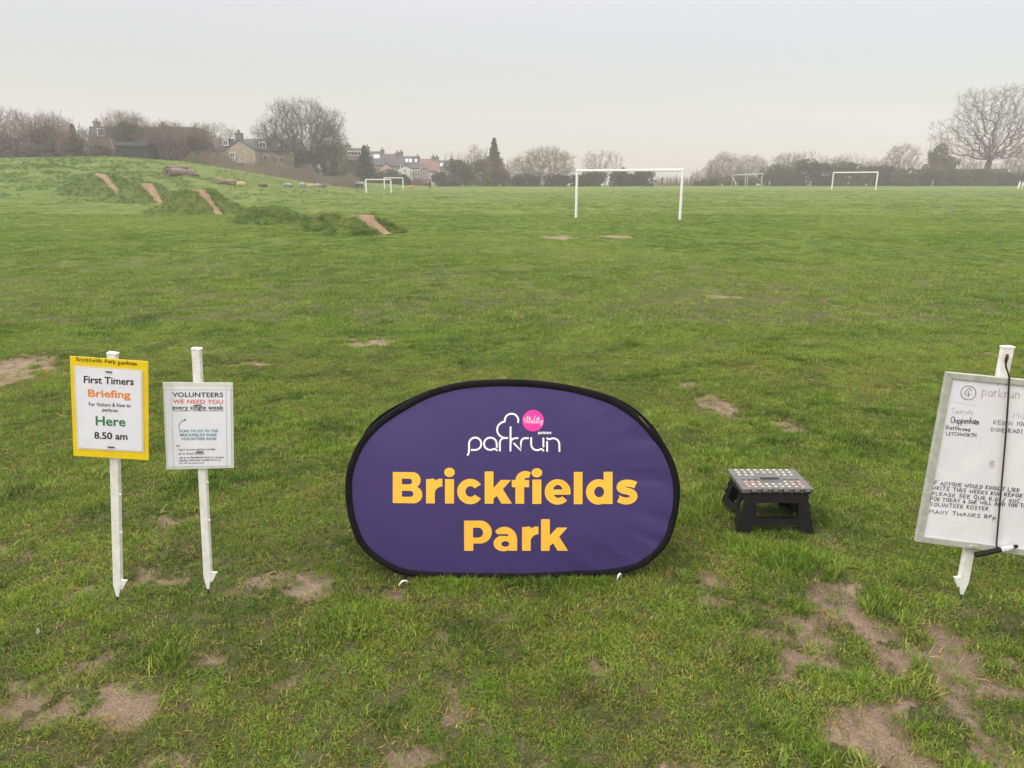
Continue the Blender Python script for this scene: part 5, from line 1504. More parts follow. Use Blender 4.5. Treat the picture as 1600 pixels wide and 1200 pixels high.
def px_frame(x0_, x1_, ytop, ybase, Y):
    """world size of something framed by those pixels at distance Y"""
    xc = (x0_ + x1_) / 2
    a, b = at(x0_, ybase, Y), at(x1_, ybase, Y)
    cx = (a[0] + b[0]) / 2; w_ = b[0] - a[0]
    zt_ = at(xc, ytop, Y)[2]; zb = at(xc, ybase, Y)[2]
    return cx, w_, zt_, zb

def wood_tree(name, fr, Y, label, n, bark, seed, trunk=0.2, cat='tree', stems=1, group=None, tr_r=0, low=None, rtip=.02, leaves=None, fill=.5, flat=.35, ground=None, ivy=None, **kw):
    cx, w_, zt_, zb = px_frame(*fr, Y)
    gz_ = min(zb, float(base_z(cx, Y))) if ground is None else ground
    r = np.random.default_rng(seed + 900)
    H = zt_ - gz_
    t_ = thing(name, (cx, Y, gz_), label, cat, group)
    z0 = gz_ + H * (trunk if low is None else low)
    n = int(n * .42); rtip = rtip * .60
    T = dome_targets(n, cx, Y, z0, zt_ - 0.02 * H, w_ / 2, w_ * .42, seed, fill, flat)
    roots = []
    for s_ in range(stems):
        if stems == 1:
            x_, y_ = cx, Y; lean = 0; top = gz_ + H * trunk
            roots.append([(x_, y_, gz_ - .3), (x_ + r.normal(0, .05), y_, gz_ + (top - gz_) * .5), (x_ + r.normal(0, .15), y_, top)])
        else:
            a_ = 2 * math.pi * s_ / stems + r.uniform(-.4, .4); rr2 = w_ * .10 * r.uniform(.4, 1.3)
            top = gz_ + H * trunk * r.uniform(.7, 1.3)
            x_, y_ = cx + rr2 * math.cos(a_), Y + rr2 * math.sin(a_)
            roots.append([(x_, y_, gz_ - .3), (x_ + math.cos(a_) * w_ * .10 * r.uniform(.4, 1), y_ + math.sin(a_) * w_ * .08, top)])
    (Va, Fa), (Vb, Fb) = tree_meshes(T, roots, seed, tr_r, rtip, **kw)
    obj('trunk', Va, Fa, M[bark], t_)
    obj('crown', Vb, Fb, M[bark], t_)
    if leaves:
        nl, size, lm = leaves
        k = r.integers(0, len(T), nl); C_ = T[k] + r.normal(0, .35, (nl, 3))
        leaf_obj(C_, size, lm, t_, 'buds', seed)
    if ivy:
        ni, rad_, zf = ivy
        ca = []
        for rt in roots:
            p0, p1 = np.array(rt[0]), np.array(rt[-1])
            tt = r.uniform(0, zf, ni // len(roots))[:, None]
            q = p0 + (p1 - p0) * tt
            ca.append(q + r.normal(0, 1, q.shape) * np.array([rad_, rad_, .3]))
        leaf_obj(np.vstack(ca), .26, 'leaf_dark', t_, 'ivy', seed + 1)
    return t_

def leaf_obj(C_, size, m, parent, name, seed, flatup=.3):
    r = np.random.default_rng(seed + 5)
    n = len(C_)
    a = r.normal(0, 1, (n, 3)); a /= np.linalg.norm(a, axis=1, keepdims=True)
    b = np.cross(a, r.normal(0, 1, (n, 3))); b /= np.linalg.norm(b, axis=1, keepdims=True)
    s = size * r.uniform(.5, 1.25, n)[:, None]
    V = np.stack([C_ - a * s * .5, C_ + b * s * .32, C_ + a * s * .5, C_ - b * s * .32], 1).reshape(-1, 3)
    F = np.arange(n * 4).reshape(-1, 4)
    o_ = obj(name, V, F, M[m], parent)
    c = np.ones((n, 4, 4)); br = r.uniform(.6, 1.5, n); c[:, :, 0] = (br * r.uniform(.85, 1.2, n))[:, None]; c[:, :, 1] = br[:, None]; c[:, :, 2] = (br * r.uniform(.7, 1.3, n))[:, None]
    ca = o_.data.color_attributes.new('tint', 'FLOAT_COLOR', 'POINT'); ca.data.foreach_set('color', c.reshape(-1).astype(np.float32))
    return o_

def bush(name, fr, Y, label, m, seed, n=5000, size=.32, cat='bush', group=None, nl=14, ground=None, shape=.9, stems=True, depth=.6, tops=0):
    """evergreen mass: many leaf faces on overlapping lumps, with a few stems inside"""
    cx, w_, zt_, zb = px_frame(*fr, Y)
    gz_ = min(zb, float(base_z(cx, Y))) if ground is None else ground
    H = zt_ - gz_; r = np.random.default_rng(seed)
    t_ = thing(name, (cx, Y, gz_), label, cat, group)
    dy = min(w_ * depth, 9) / 2
    Ls = []
    for k in range(nl):
        u = r.uniform(-.82, .82); v = r.uniform(-.7, .7)
        hmax = H * (1 - .38 * abs(u) ** 2.2 * shape - .12 * r.uniform())
        s_ = r.uniform(.16, .30) * min(H * 1.3, w_ * .7)
        zc = r.uniform(s_ * .5, max(hmax - s_ * .9, s_ * .6))
        Ls.append((cx + u * (w_ / 2 - s_ * .6), Y + v * dy, gz_ + zc, s_))
    for k in range(max(4, nl // 3)):
        u = -.85 + 1.7 * (k + .5) / max(4, nl // 3) + r.uniform(-.08, .08); s_ = r.uniform(.16, .26) * min(H * 1.2, w_ * .7)
        hmax = H * (1 - .38 * abs(u) ** 2.2 * shape - .08 * r.uniform())
        Ls.append((cx + u * (w_ / 2 - s_ * .5), Y + r.uniform(-.3, .3) * dy, gz_ + hmax - s_ * .9, s_))
    Ls = np.array(Ls); wts = Ls[:, 3] ** 2; k = r.choice(len(Ls), n, p=wts / wts.sum())
    d = r.normal(0, 1, (n, 3)); d /= np.linalg.norm(d, axis=1, keepdims=True)
    C_ = Ls[k, :3] + d * (Ls[k, 3] * r.uniform(.72, 1.10, n))[:, None] * np.array([1.15, 1, 1])
    C_[:, 2] = np.maximum(C_[:, 2], gz_ + r.uniform(0, .4, n))
    leaf_obj(C_, size, m, t_, 'foliage', seed)
    q = MB()
    for s_ in range(5):
        x_ = cx + r.uniform(-.3, .3) * w_
        q.tube([(x_, Y, gz_ - .2), (x_ + r.normal(0, .2), Y + .1, gz_ + H * .4), (x_ + r.normal(0, .5), Y, gz_ + H * .75)], [.12, .09, .04], 6, False)
    q.build('stem', M['bark'], t_)
    if tops:                                     # bare shoots sticking out of the top
        x_ = cx + r.uniform(-.48, .48, tops) * w_; zb_ = gz_ + H * (1 - .3 * (np.abs(x_ - cx) / (w_ / 2)) ** 2) * r.uniform(.72, .95, tops)
        P0 = np.stack([x_, Y + r.uniform(-.5, .5, tops) * dy, zb_], -1); P1 = P0 + np.stack([r.normal(0, .35, tops), r.normal(0, .3, tops), r.uniform(.5, 1.6, tops)], -1)
        P2 = P1 + np.stack([r.normal(0, .3, tops), r.normal(0, .3, tops), r.uniform(.2, .8, tops)], -1)
        a = prisms(np.vstack([P0, P1]), np.vstack([P1, P2]), np.full(2 * tops, .022), np.full(2 * tops, .014), 3)
        obj('shoots', a[0], a[1], M['bark_tan'], t_)
    return t_

def spruce(fr, Y, label, seed, m='leaf_dark', n=9000):
    cx, w_, zt_, zb = px_frame(*fr, Y); gz_ = min(zb, float(base_z(cx, Y))); H = zt_ - gz_
    r = np.random.default_rng(seed); t_ = thing('conifer_tree', (cx, Y, gz_), label, 'tree')
    q = MB(); q.tube([(cx, Y, gz_ - .2), (cx, Y, gz_ + H * .5), (cx, Y, zt_)], [.28, .16, .02], 8, False); q.build('trunk', M['bark'], t_)
    nb = 150; C_ = []; P0 = []; P1 = []
    for k in range(nb):
        f_ = (k / nb) ** .9; z = gz_ + H * (.10 + .88 * f_); L = (w_ / 2) * (1 - f_) ** 1.0 * r.uniform(.7, 1.35) + .03; a = k * 2.4 + r.uniform(-.3, .3)
        e = np.array([cx + L * math.cos(a), Y + L * math.sin(a), z - L * .28]); s = np.array([cx, Y, z]); P0.append(s); P1.append(e)
        m_ = int(n / nb * (.4 + 1.3 * (1 - f_)))
        tt = r.uniform(.15, 1.05, m_)[:, None]; C_.append(s + (e - s) * tt + r.normal(0, 1, (m_, 3)) * np.array([.22, .22, .13]) * (.35 + L / 2.5))
    leaf_obj(np.vstack(C_), .30, m, t_, 'foliage', seed)
    a = prisms(np.array(P0), np.array(P1), np.full(nb, .05), np.full(nb, .015), 3); obj('branches', a[0], a[1], M['bark'], t_)
    return t_

# --- trees and hedges: (x0, x1, ytop, ybase) are the photo's bounds, turned into real positions and sizes
WT, BU = wood_tree, bush
# left, beyond the hill crest
BU('hedge', (-60, 60, 206, 262), 92, 'dark brownish hedge at the far left behind the hill crest', 'leaf_brown', 1, 7000, .30, 'hedge', tops=220)
BU('hedge', (10, 90, 222, 262), 90.5, 'low brown hedge bottom just beyond the crest at far left', 'leaf_brown', 101, 7000, .28, 'hedge', shape=.3)
BU('hedge', (40, 112, 198, 262), 93, 'tall brown hedge between the two leftmost bare trees', 'leaf_brown', 2, 7000, .28, 'hedge', tops=260)
BU('bush', (95, 150, 214, 262), 90, 'grey green bush left of the brick house with the dormer', 'leaf_brown', 3, 4500, .28, tops=120)
WT('bare_tree', (-4, 66, 171, 258), 98, 'reddish bare tree at the far left edge behind the hill', 1500, 'bark_red', 11, .30, stems=3, rtip=.017, twl=.8)
WT('bare_tree', (64, 122, 174, 258), 99, 'reddish bare tree second from left behind the hill', 1400, 'bark_red', 12, .30, stems=3, rtip=.017, twl=.8)
spruce((110, 136, 193, 262), 96, 'small pointed conifer left of the brick dormer house', 4, n=3500)
WT('bare_tree', (126, 150, 203, 258), 101, 'small bare tree touching the left chimney of the brick house', 350, 'bark', 13, .4, rtip=.02)
BU('bush', (140, 184, 226, 262), 88, 'low brown bush in front of the brick dormer house', 'leaf_brown', 5, 4200, .25, tops=120)
BU('bush', (178, 240, 189, 258), 97, 'tall dark ivy covered bush behind the green shed', 'leaf_mid', 6, 9000, .27, tops=60)
WT('bare_tree', (168, 246, 175, 258), 98, 'bare tree with arching twigs above the ivy bush by the green shed', 1300, 'bark_tan', 14, .45, stems=3, rtip=.018, twl=1.0)
BU('bush', (218, 300, 212, 268), 94, 'wide dark brown bush right of the green shed', 'leaf_brown', 7, 9000, .27, tops=260)
WT('bare_tree', (232, 300, 190, 262), 96, 'brown bare thicket tree above the second chimney', 1300, 'bark_tan', 15, .30, stems=4, rtip=.018)
BU('bush', (285, 340, 212, 272), 96, 'brown thicket left of the stone gabled house', 'leaf_brown', 8, 7000, .26, tops=260)
WT('bare_tree', (282, 352, 194, 268), 100, 'bare arching tree left of the stone gabled house', 1200, 'bark_tan', 16, .35, stems=4, rtip=.018)
WT('bare_tree', (322, 392, 192, 262), 128, 'pale fan shaped bare tree behind the roof of the stone gabled house', 900, 'bark_pale', 17, .3, stems=4, rtip=.025)
BU('bush', (288, 330, 238, 280), 88, 'yellowish green bush just right of the log pile', 'leaf_lime', 9, 2600, .2)
# reedy brown undergrowth in front of the houses
r = np.random.default_rng(88)
n = 9000
xx = r.uniform(300, 560, n); YY = r.uniform(86, 112, n)
P0 = np.stack([(xx - 800) / 1166 * YY, YY, np.zeros(n)], -1); P0[:, 2] = base_z(P0[:, 0], YY)
hh = r.uniform(.4, 1.5, n) * np.clip(.75 + .6 * vnoise(xx / 16, YY * 0, 5) + .2 * vnoise(xx / 4, YY / 3, 6), .2, 2)
P1 = P0 + np.stack([r.normal(0, .28, n), r.normal(0, .2, n), hh], -1)
a = prisms(P0, P1, np.full(n, .016), np.full(n, .008), 3)
o = obj('undergrowth', a[0], a[1], M['reed']); tag(o, 'reddish brown tangle of bare stems below the stone houses', 'undergrowth', kind='stuff')
BU('bush', (330, 362, 250, 284), 98, 'small brown bush below the stone house wall', 'leaf_brown', 21, 2500, .24, tops=80)
BU('bush', (362, 392, 254, 288), 99, 'small dark bush right below the stone gable', 'leaf_mid', 22, 2500, .24)
BU('bush', (395, 450, 262, 290), 104, 'low brown bush at the left foot of the big ivy tree', 'leaf_brown', 23, 3500, .26, tops=120)
BU('bush', (500, 556, 262, 291), 118, 'low dark bush at the right foot of the big ivy tree', 'leaf_brown', 24, 3500, .26, tops=80)
# big ivy tree
WT('bare_tree', (407, 543, 153, 291), 112, 'largest left hand bare tree, broad crown, ivy thick around its stems', 5200, 'bark_green', 31, .30, stems=5, tr_r=.38, rtip=.019, low=.24, fill=.35, flat=.42, twl=.9, ivy=(5200, .42, 1.25))
BU('bush', (452, 500, 232, 291), 111.5, 'dense dark ivy mass round the foot of the largest left hand tree', 'leaf_dark', 32, 5200, .28, shape=.6)
WT('bare_tree', (488, 545, 180, 291), 113, 'ivy clad tree leaning right beside the largest left hand tree', 1500, 'bark_green', 33, .35, stems=2, tr_r=.25, rtip=.019, low=.35, ivy=(1800, .35, 1.2))
BU('bush', (505, 545, 222, 275), 124, 'yellow green shrub behind the right side of the big ivy tree', 'leaf_lime', 34, 2200, .24)
# middle left
spruce((546, 598, 226, 291), 122, 'broad dark conifer left of the terrace houses', 41, n=8000)
BU('bush', (536, 570, 248, 291), 124, 'grey brown bush under the broad dark conifer', 'leaf_brown', 42, 3500, .28, tops=80)
BU('bush', (583, 632, 263, 291), 126, 'rounded dark bush before the pink gabled house', 'leaf_mid', 43, 4200, .28)
BU('bush', (620, 642, 272, 291), 125, 'little dark bush below the white gabled house', 'leaf_dark', 44, 1800, .26)
BU('bramble', (634, 676, 278, 292), 128, 'rusty brown bramble bank below the white gabled house', 'bramble', 45, 3500, .24, 'bramble', tops=40)
BU('bush', (673, 700, 269, 292), 127, 'dark clipped bush right beside the standing person', 'leaf_dark', 46, 3000, .27, shape=.4)
BU('bush', (688, 742, 249, 292), 130, 'large grey green bush right of the terrace houses', 'leaf_mid', 47, 7500, .3, tops=80)
BU('bush', (734, 772, 247, 292), 131, 'yellowish green bush left of the spruce', 'leaf_lime', 48, 5500, .28, tops=90)
WT('bare_tree', (728, 762, 226, 290), 142, 'thin pale bare tree behind the yellowish bush', 420, 'bark_pale', 49, .35, rtip=.024)
spruce((750, 795, 214, 290), 137, 'tall pointed spruce in the middle of the tree line', 50, n=10000)
BU('bush', (762, 800, 262, 293), 131, 'brown green bush at the foot of the tall spruce', 'leaf_brown', 51, 4000, .28, tops=70)
WT('budding_tree', (795, 897, 229, 292), 132, 'round crowned tree in pale bud right of the spruce', 2600, 'bark_green', 52, .22, stems=4, rtip=.022, low=.16, leaves=(5200, .17, 'blossom'), fill=.35, twl=.7)
BU('bush', (796, 850, 270, 293), 130, 'dark bush under the left half of the round budding tree', 'leaf_dark', 53, 5000, .28, shape=.5)
BU('bush', (846, 898, 272, 293), 130.5, 'dark bush under the right half of the round budding tree', 'leaf_dark', 54, 5000, .28, shape=.5)
WT('bare_tree', (904, 972, 232, 290), 150, 'thin fan shaped bare tree behind the near goal crossbar', 800, 'bark_pale', 55, .25, stems=3, rtip=.026)
BU('bush', (886, 916, 271, 292), 131, 'dark bush left of the near goal left post', 'leaf_dark', 56, 3200, .28)
BU('bush', (904, 950, 265, 292), 132, 'dark bush seen through the left part of the near goal', 'leaf_dark', 57, 5200, .28, shape=.7)
BU('bush', (948, 992, 266, 292), 131, 'dark bush seen through the middle of the near goal', 'leaf_dark', 58, 5200, .28, shape=.7)
BU('bush', (984, 1026, 265, 291.5), 132, 'rounded dark bush left of the runner', 'leaf_dark', 59, 5200, .28, shape=.8)
spruce((962, 984, 261, 291), 136, 'small pointed conifer peeping over the near goal crossbar', 60, n=2500)
BU('hedge', (1096, 1196, 274, 292), 141, 'low brown hedge behind the two drooping willows', 'leaf_brown', 102, 6500, .3, 'hedge', shape=.3, tops=120)
BU('bush', (1078, 1128, 279, 291), 134, 'low brown scrub at the foot of the pale willow', 'leaf_brown', 61, 2400, .26, tops=160)
WT('bare_tree', (1102, 1156, 236, 290), 136, 'pale drooping bare willow behind the far grey goal, left one', 1500, 'bark_pale', 62, .16, stems=5, rtip=.022, low=.10, droop=.75, fill=.3, twl=.8)
WT('bare_tree', (1146, 1198, 240, 290), 138, 'pale drooping bare willow behind the far grey goal, right one', 1400, 'bark_pale', 63, .16, stems=5, rtip=.022, low=.10, droop=.75, fill=.3, twl=.8)
n = 900; xx = r.uniform(1026, 1110, n); YY = r.uniform(136, 142, n)
P0 = np.stack([(xx - 800) / 1166 * YY, YY, np.zeros(n)], -1); P0[:, 2] = base_z(P0[:, 0], YY)
P1 = P0 + np.stack([r.normal(0, .15, n), r.normal(0, .1, n), r.uniform(.3, 1.7, n) ** 1.1], -1)
a = prisms(P0, P1, np.full(n, .024), np.full(n, .012), 3)
o = obj('undergrowth', a[0], a[1], M['bark_pale']); tag(o, 'thin bare stems filling the hedge gap behind the near goal', 'undergrowth', kind='stuff')
# right hand hedge
HG = [(1188, 1240, 256, 'dark hedge section right behind the far grey goal'), (1226, 1282, 246, 'peaked dark hedge section between the two distant goals'), (1270, 1312, 254, 'dark hedge section above the left post of the distant white goal'),
      (1300, 1344, 250, 'dark hedge section above the crossbar of the distant white goal'), (1334, 1376, 258, 'low dark hedge section above the right post of the distant white goal'), (1364, 1402, 257, 'dark hedge section just right of the distant white goal'),
      (1392, 1436, 262, 'dark hedge section left of the ivy tree'), (1426, 1474, 262, 'dark hedge section below the ivy tree'), (1464, 1512, 264, 'dark hedge section left of the oak trunk'), (1502, 1552, 264, 'dark hedge section in front of the oak trunk'),
      (1542, 1584, 268, 'dark hedge section right of the oak trunk'), (1574, 1640, 266, 'dark hedge section at the right edge of the picture')]
for i, (x0_, x1_, yt_, lb) in enumerate(HG):
    BU('hedge', (x0_ - 4, x1_ + 4, yt_, 292.5), 134 + (i % 3) * 1.5, lb, 'leaf_dark' if i % 3 else 'leaf_mid', 70 + i, 6800, .30, 'hedge', shape=.55 if i != 1 else 1.2, tops=50 + 30 * (i % 2), depth=.5)
WT('bare_tree', (1205, 1262, 237, 288), 146, 'bare flat topped tree behind the hedge right of the willows', 900, 'bark_pale', 91, .35, rtip=.024)
WT('bare_tree', (1262, 1330, 246, 288), 148, 'low bare shrub tops over the hedge above the distant white goal', 700, 'bark_pale', 92, .3, stems=4, rtip=.024)
WT('bare_tree', (1338, 1392, 248, 288), 148, 'low bare shrub tops over the hedge right of the distant white goal', 600, 'bark_pale', 93, .3, stems=4, rtip=.024)
WT('bare_tree', (1376, 1432, 224, 288), 146, 'rounded bare tree left of the dark ivy tree', 1100, 'bark', 94, .3, stems=3, rtip=.022)
BU('ivy_tree', (1438, 1478, 222, 291), 140, 'dark ivy tree left of the oak, tallest evergreen on the right', 'leaf_mid', 95, 6500, .3, 'tree', shape=1.2, tops=70)
BU('ivy_tree', (1462, 1494, 240, 291), 140, 'lower dark ivy tree touching the left side of the oak', 'leaf_mid', 96, 3500, .3, 'tree', shape=1.0, tops=40)
WT('bare_tree', (1484, 1532, 238, 290), 152, 'low bare scrub tree below the left boughs of the oak', 700, 'bark_pale', 97, .2, stems=4, rtip=.024)
WT('bare_tree', (1560, 1625, 226, 290), 145, 'bushy bare tree at the right edge below the oak', 1500, 'bark_tan', 98, .2, stems=5, rtip=.024)
# the oak
cx, w_, zt_, zb = px_frame(1458, 1618, 136, 290, 146)
gz_ = float(base_z(cx, 146)); tk = thing('oak_tree', (cx, 146, gz_), 'largest bare tree, spreading oak rising over the hedge at the right', 'tree')
H = zt_ - gz_
T = dome_targets(2500, cx, 146, gz_ + H * .27, zt_, w_ / 2, w_ * .44, 201, .30, .40)
k = r.uniform(0, 1, 400); 
roots = [[(cx, 146, gz_ - .4), (cx - .05, 146, gz_ + H * .12), (cx + .1, 146, gz_ + H * .24)]]
(Va, Fa), (Vb, Fb) = tree_meshes(T, roots, 202, .60, .0115, kpath=.30, wig=.16, twl=.75)
obj('trunk', Va, Fa, M['bark'], tk); obj('crown', Vb, Fb, M['bark'], tk)

# ------------------------------------------------------------------ houses
def house_frame(P0, ang):
    c, s_ = math.cos(R(ang)), math.sin(R(ang))
    ex = np.array([c, s_, 0]); ey = np.array([-s_, c, 0])
    return lambda x, y, z: np.array(P0) + ex * x + ey * y + np.array([0, 0, z])

def hbox(fn, lo, hi, name, m, parent, label=None):
    (a, b, c), (d, e, f_) = lo, hi
    q = MB(); q.hexa([fn(a, b, c), fn(d, b, c), fn(d, e, c), fn(a, e, c), fn(a, b, f_), fn(d, b, f_), fn(d, e, f_), fn(a, e, f_)])
    return q.build(name, M[m], parent)

def gable_block(fn, x0, x1, y0, y1, ze, zr, wall, roof, t_, ridge_x=True, ov=.15):
    """walls to the eaves plus a pitched roof; ridge along x or along y"""
    if ridge_x:
        ym_ = (y0 + y1) / 2
        q = MB(); q.add([fn(*p) for p in ((x0, y0, -6), (x1, y0, -6), (x1, y1, -6), (x0, y1, -6), (x0, y0, ze), (x1, y0, ze), (x1, y1, ze), (x0, y1, ze), (x0, ym_, zr - .08), (x1, ym_, zr - .08))],
                        [(0, 1, 5, 4), (2, 3, 7, 6), (1, 2, 6, 9, 5), (3, 0, 4, 8, 7), (0, 3, 2, 1), (4, 5, 9, 8), (6, 7, 8, 9)])
        w_ = q.build('wall', M[wall], t_)
        q = MB()
        for sy, ye in ((-1, y0), (1, y1)):
            a, b = ye + sy * ov, ym_
            zo = ze - ov * (zr - ze) / abs(y1 - y0) * 2
            q.hexa([fn(x0 - .05, a, zo), fn(x1 + .05, a, zo), fn(x1 + .05, b, zr), fn(x0 - .05, b, zr), fn(x0 - .05, a, zo + .14), fn(x1 + .05, a, zo + .14), fn(x1 + .05, b, zr + .14), fn(x0 - .05, b, zr + .14)])
    else:
        xm = (x0 + x1) / 2
        q = MB(); q.add([fn(*p) for p in ((x0, y0, -6), (x1, y0, -6), (x1, y1, -6), (x0, y1, -6), (x0, y0, ze), (x1, y0, ze), (x1, y1, ze), (x0, y1, ze), (xm, y0, zr - .08), (xm, y1, zr - .08))],
                        [(0, 1, 5, 8, 4), (2, 3, 7, 9, 6), (1, 2, 6, 5), (3, 0, 4, 7), (0, 3, 2, 1), (5, 6, 9, 8), (7, 4, 8, 9)])
        w_ = q.build('wall', M[wall], t_)
        q = MB()
        for sx, xe in ((-1, x0), (1, x1)):
            a, b = xe + sx * ov, xm
            zo = ze - ov * (zr - ze) / abs(x1 - x0) * 2
            q.hexa([fn(a, y0 - .08, zo), fn(a, y1 + .02, zo), fn(b, y1 + .02, zr), fn(b, y0 - .08, zr), fn(a, y0 - .08, zo + .12), fn(a, y1 + .02, zo + .12), fn(b, y1 + .02, zr + .12), fn(b, y0 - .08, zr + .12)])
    rf = q.build('roof', M[roof], t_)
    return w_, rf

def window(fn, x0, x1, z0, z1, y, parent, bars=1, m='pane', fw=.09, d=.06):
    q = MB()
    def bx(a, b, c, e, y0_=-d, y1_=0.02):
        q.hexa([fn(a, y + y0_, c), fn(b, y + y0_, c), fn(b, y + y1_, c), fn(a, y + y1_, c), fn(a, y + y0_, e), fn(b, y + y0_, e), fn(b, y + y1_, e), fn(a, y + y1_, e)])
    bx(x0, x0 + fw, z0, z1); bx(x1 - fw, x1, z0, z1); bx(x0 + fw, x1 - fw, z0, z0 + fw); bx(x0 + fw, x1 - fw, z1 - fw, z1)
    for k in range(bars):
        xm = x0 + (x1 - x0) * (k + 1) / (bars + 1); bx(xm - .03, xm + .03, z0 + fw, z1 - fw)
    zm = (z0 + z1) / 2
    if z1 - z0 > 1: bx(x0 + fw, x1 - fw, zm - .025, zm + .025, -d + .012)
    w_ = q.build('window', M['white_paint'], parent)
    q = MB(); q.hexa([fn(x0 + fw * .5, y - .02, z0 + fw * .5), fn(x1 - fw * .5, y - .02, z0 + fw * .5), fn(x1 - fw * .5, y + .0, z0 + fw * .5), fn(x0 + fw * .5, y + .0, z0 + fw * .5),
                      fn(x0 + fw * .5, y - .02, z1 - fw * .5), fn(x1 - fw * .5, y - .02, z1 - fw * .5), fn(x1 - fw * .5, y + .0, z1 - fw * .5), fn(x0 + fw * .5, y + .0, z1 - fw * .5)])
    q.build('pane', M[m], w_)
    return w_

def chimney(fn, x, y, z0, z1, wx, wy, parent, pots=2, m='chimney_stone'):
    q = MB()
    def bx(a, b, c, e, f_, g_): q.hexa([fn(a, c, f_), fn(b, c, f_), fn(b, e, f_), fn(a, e, f_), fn(a, c, g_), fn(b, c, g_), fn(b, e, g_), fn(a, e, g_)])
    bx(x - wx / 2, x + wx / 2, y - wy / 2, y + wy / 2, z0, z1); bx(x - wx / 2 - .07, x + wx / 2 + .07, y - wy / 2 - .07, y + wy / 2 + .07, z1, z1 + .13)
    c_ = q.build('chimney', M[m], parent)
    for k in range(pots):
        yy = y + wy * ((k + .5) / pots - .5)
        q = MB(); q.tube([fn(x, yy, z1 + .13), fn(x, yy, z1 + .55)], [.14, .11], 8); q.build('chimney_pot', M['tile_red'], c_)
    return c_

def dormer(fn, x0, x1, z0, z1, yf, yb, parent, m='slate', bars=1):
    q = MB(); q.hexa([fn(x0 - .15, yf + .03, z0 - .1), fn(x1 + .15, yf + .03, z0 - .1), fn(x1 + .15, yb, z0 - .1), fn(x0 - .15, yb, z0 - .1), fn(x0 - .15, yf + .03, z1 + .1), fn(x1 + .15, yf + .03, z1 + .1), fn(x1 + .15, yb, z1 + .16), fn(x0 - .15, yb, z1 + .16)])
    d_ = q.build('dormer', M[m], parent)
    window_in(fn, x0, x1, z0, z1, yf + .03, d_, bars)
    return d_
def window_in(fn, x0, x1, z0, z1, y, parent, bars=1, m='pane'):
    # frame and pane as sibling sub-parts (a dormer is itself a part)
    fw, d = .12, .07; q = MB()
    def bx(a, b, c, e): q.hexa([fn(a, y - d, c), fn(b, y - d, c), fn(b, y, c), fn(a, y, c), fn(a, y - d, e), fn(b, y - d, e), fn(b, y, e), fn(a, y, e)])
    bx(x0, x0 + fw, z0, z1); bx(x1 - fw, x1, z0, z1); bx(x0 + fw, x1 - fw, z0, z0 + fw); bx(x0 + fw, x1 - fw, z1 - fw, z1)
    for k in range(bars):
        xm = x0 + (x1 - x0) * (k + 1) / (bars + 1); bx(xm - .035, xm + .035, z0 + fw, z1 - fw)
    q.build('window_frame', M['white_paint'], parent)
    q = MB(); q.hexa([fn(x0 + .05, y - .03, z0 + .05), fn(x1 - .05, y - .03, z0 + .05), fn(x1 - .05, y - .004, z0 + .05), fn(x0 + .05, y - .004, z0 + .05), fn(x0 + .05, y - .03, z1 - .05), fn(x1 - .05, y - .03, z1 - .05), fn(x1 - .05, y - .004, z1 - .05), fn(x0 + .05, y - .004, z1 - .05)])
    q.build('pane', M[m], parent)

def skylight(fn, x0, x1, f0, f1, y0, y1, ze, zr, parent, m='pane_bright'):
    """roof window on the front slope between fractions f0 and f1 of the slope"""
    ym_ = (y0 + y1) / 2
    def S(x, f_, o_): return fn(x, y0 + (ym_ - y0) * f_ - o_ * .5, ze + (zr - ze) * f_ + .14 + o_)
    q = MB(); q.hexa([S(x0, f0, -.03), S(x1, f0, -.03), S(x1, f1, -.03), S(x0, f1, -.03), S(x0, f0, .07), S(x1, f0, .07), S(x1, f1, .07), S(x0, f1, .07)])
    return q.build('skylight', M[m], parent)

def px2(Y): return Y / 1166.0
# brick house with dormer (far left)
Y = 112; k_ = px2(Y)
def zpy(py, Y): return at(800, py, Y)[2]
P0 = np.array([(144 - 800) * k_, Y, 0]); fn = house_frame(P0, 6)
t_ = thing('house', P0, 'brick house with a slate mansard and white dormer, far left behind the hill', 'house')
q_top, q_mid = zpy(197, Y), zpy(216, Y)
hbox(fn, (0, 0, 0), (15.0, 7, q_mid), 'wall', 'brick_wall', t_)
q = MB(); q.hexa([fn(-.05, -.1, q_mid), fn(15.05, -.1, q_mid), fn(15.05, 7.1, q_mid), fn(-.05, 7.1, q_mid), fn(-.05, .5, q_top), fn(15.05, .5, q_top), fn(15.05, 6.5, q_top), fn(-.05, 6.5, q_top)]); rf = q.build('roof', M['slate'], t_)
dormer(fn, 1.3, 2.35, zpy(213, Y), zpy(200.5, Y), -.25, 1.0, t_, bars=0)
chimney(fn, .25, 2.5, q_mid, zpy(189, Y), .55, 1.3, t_, 1, 'brick_wall'); chimney(fn, 9.9, 2.5, q_mid, zpy(194, Y), .8, 1.3, t_, 2, 'brick_wall')
q = MB(); q.tube([fn(3.0, -.15, zpy(216, Y)), fn(3.35, -.2, zpy(232, Y)), fn(3.7, -.2, zpy(247, Y))], .07, 6); q.build('drainpipe', M['white_paint'], t_)
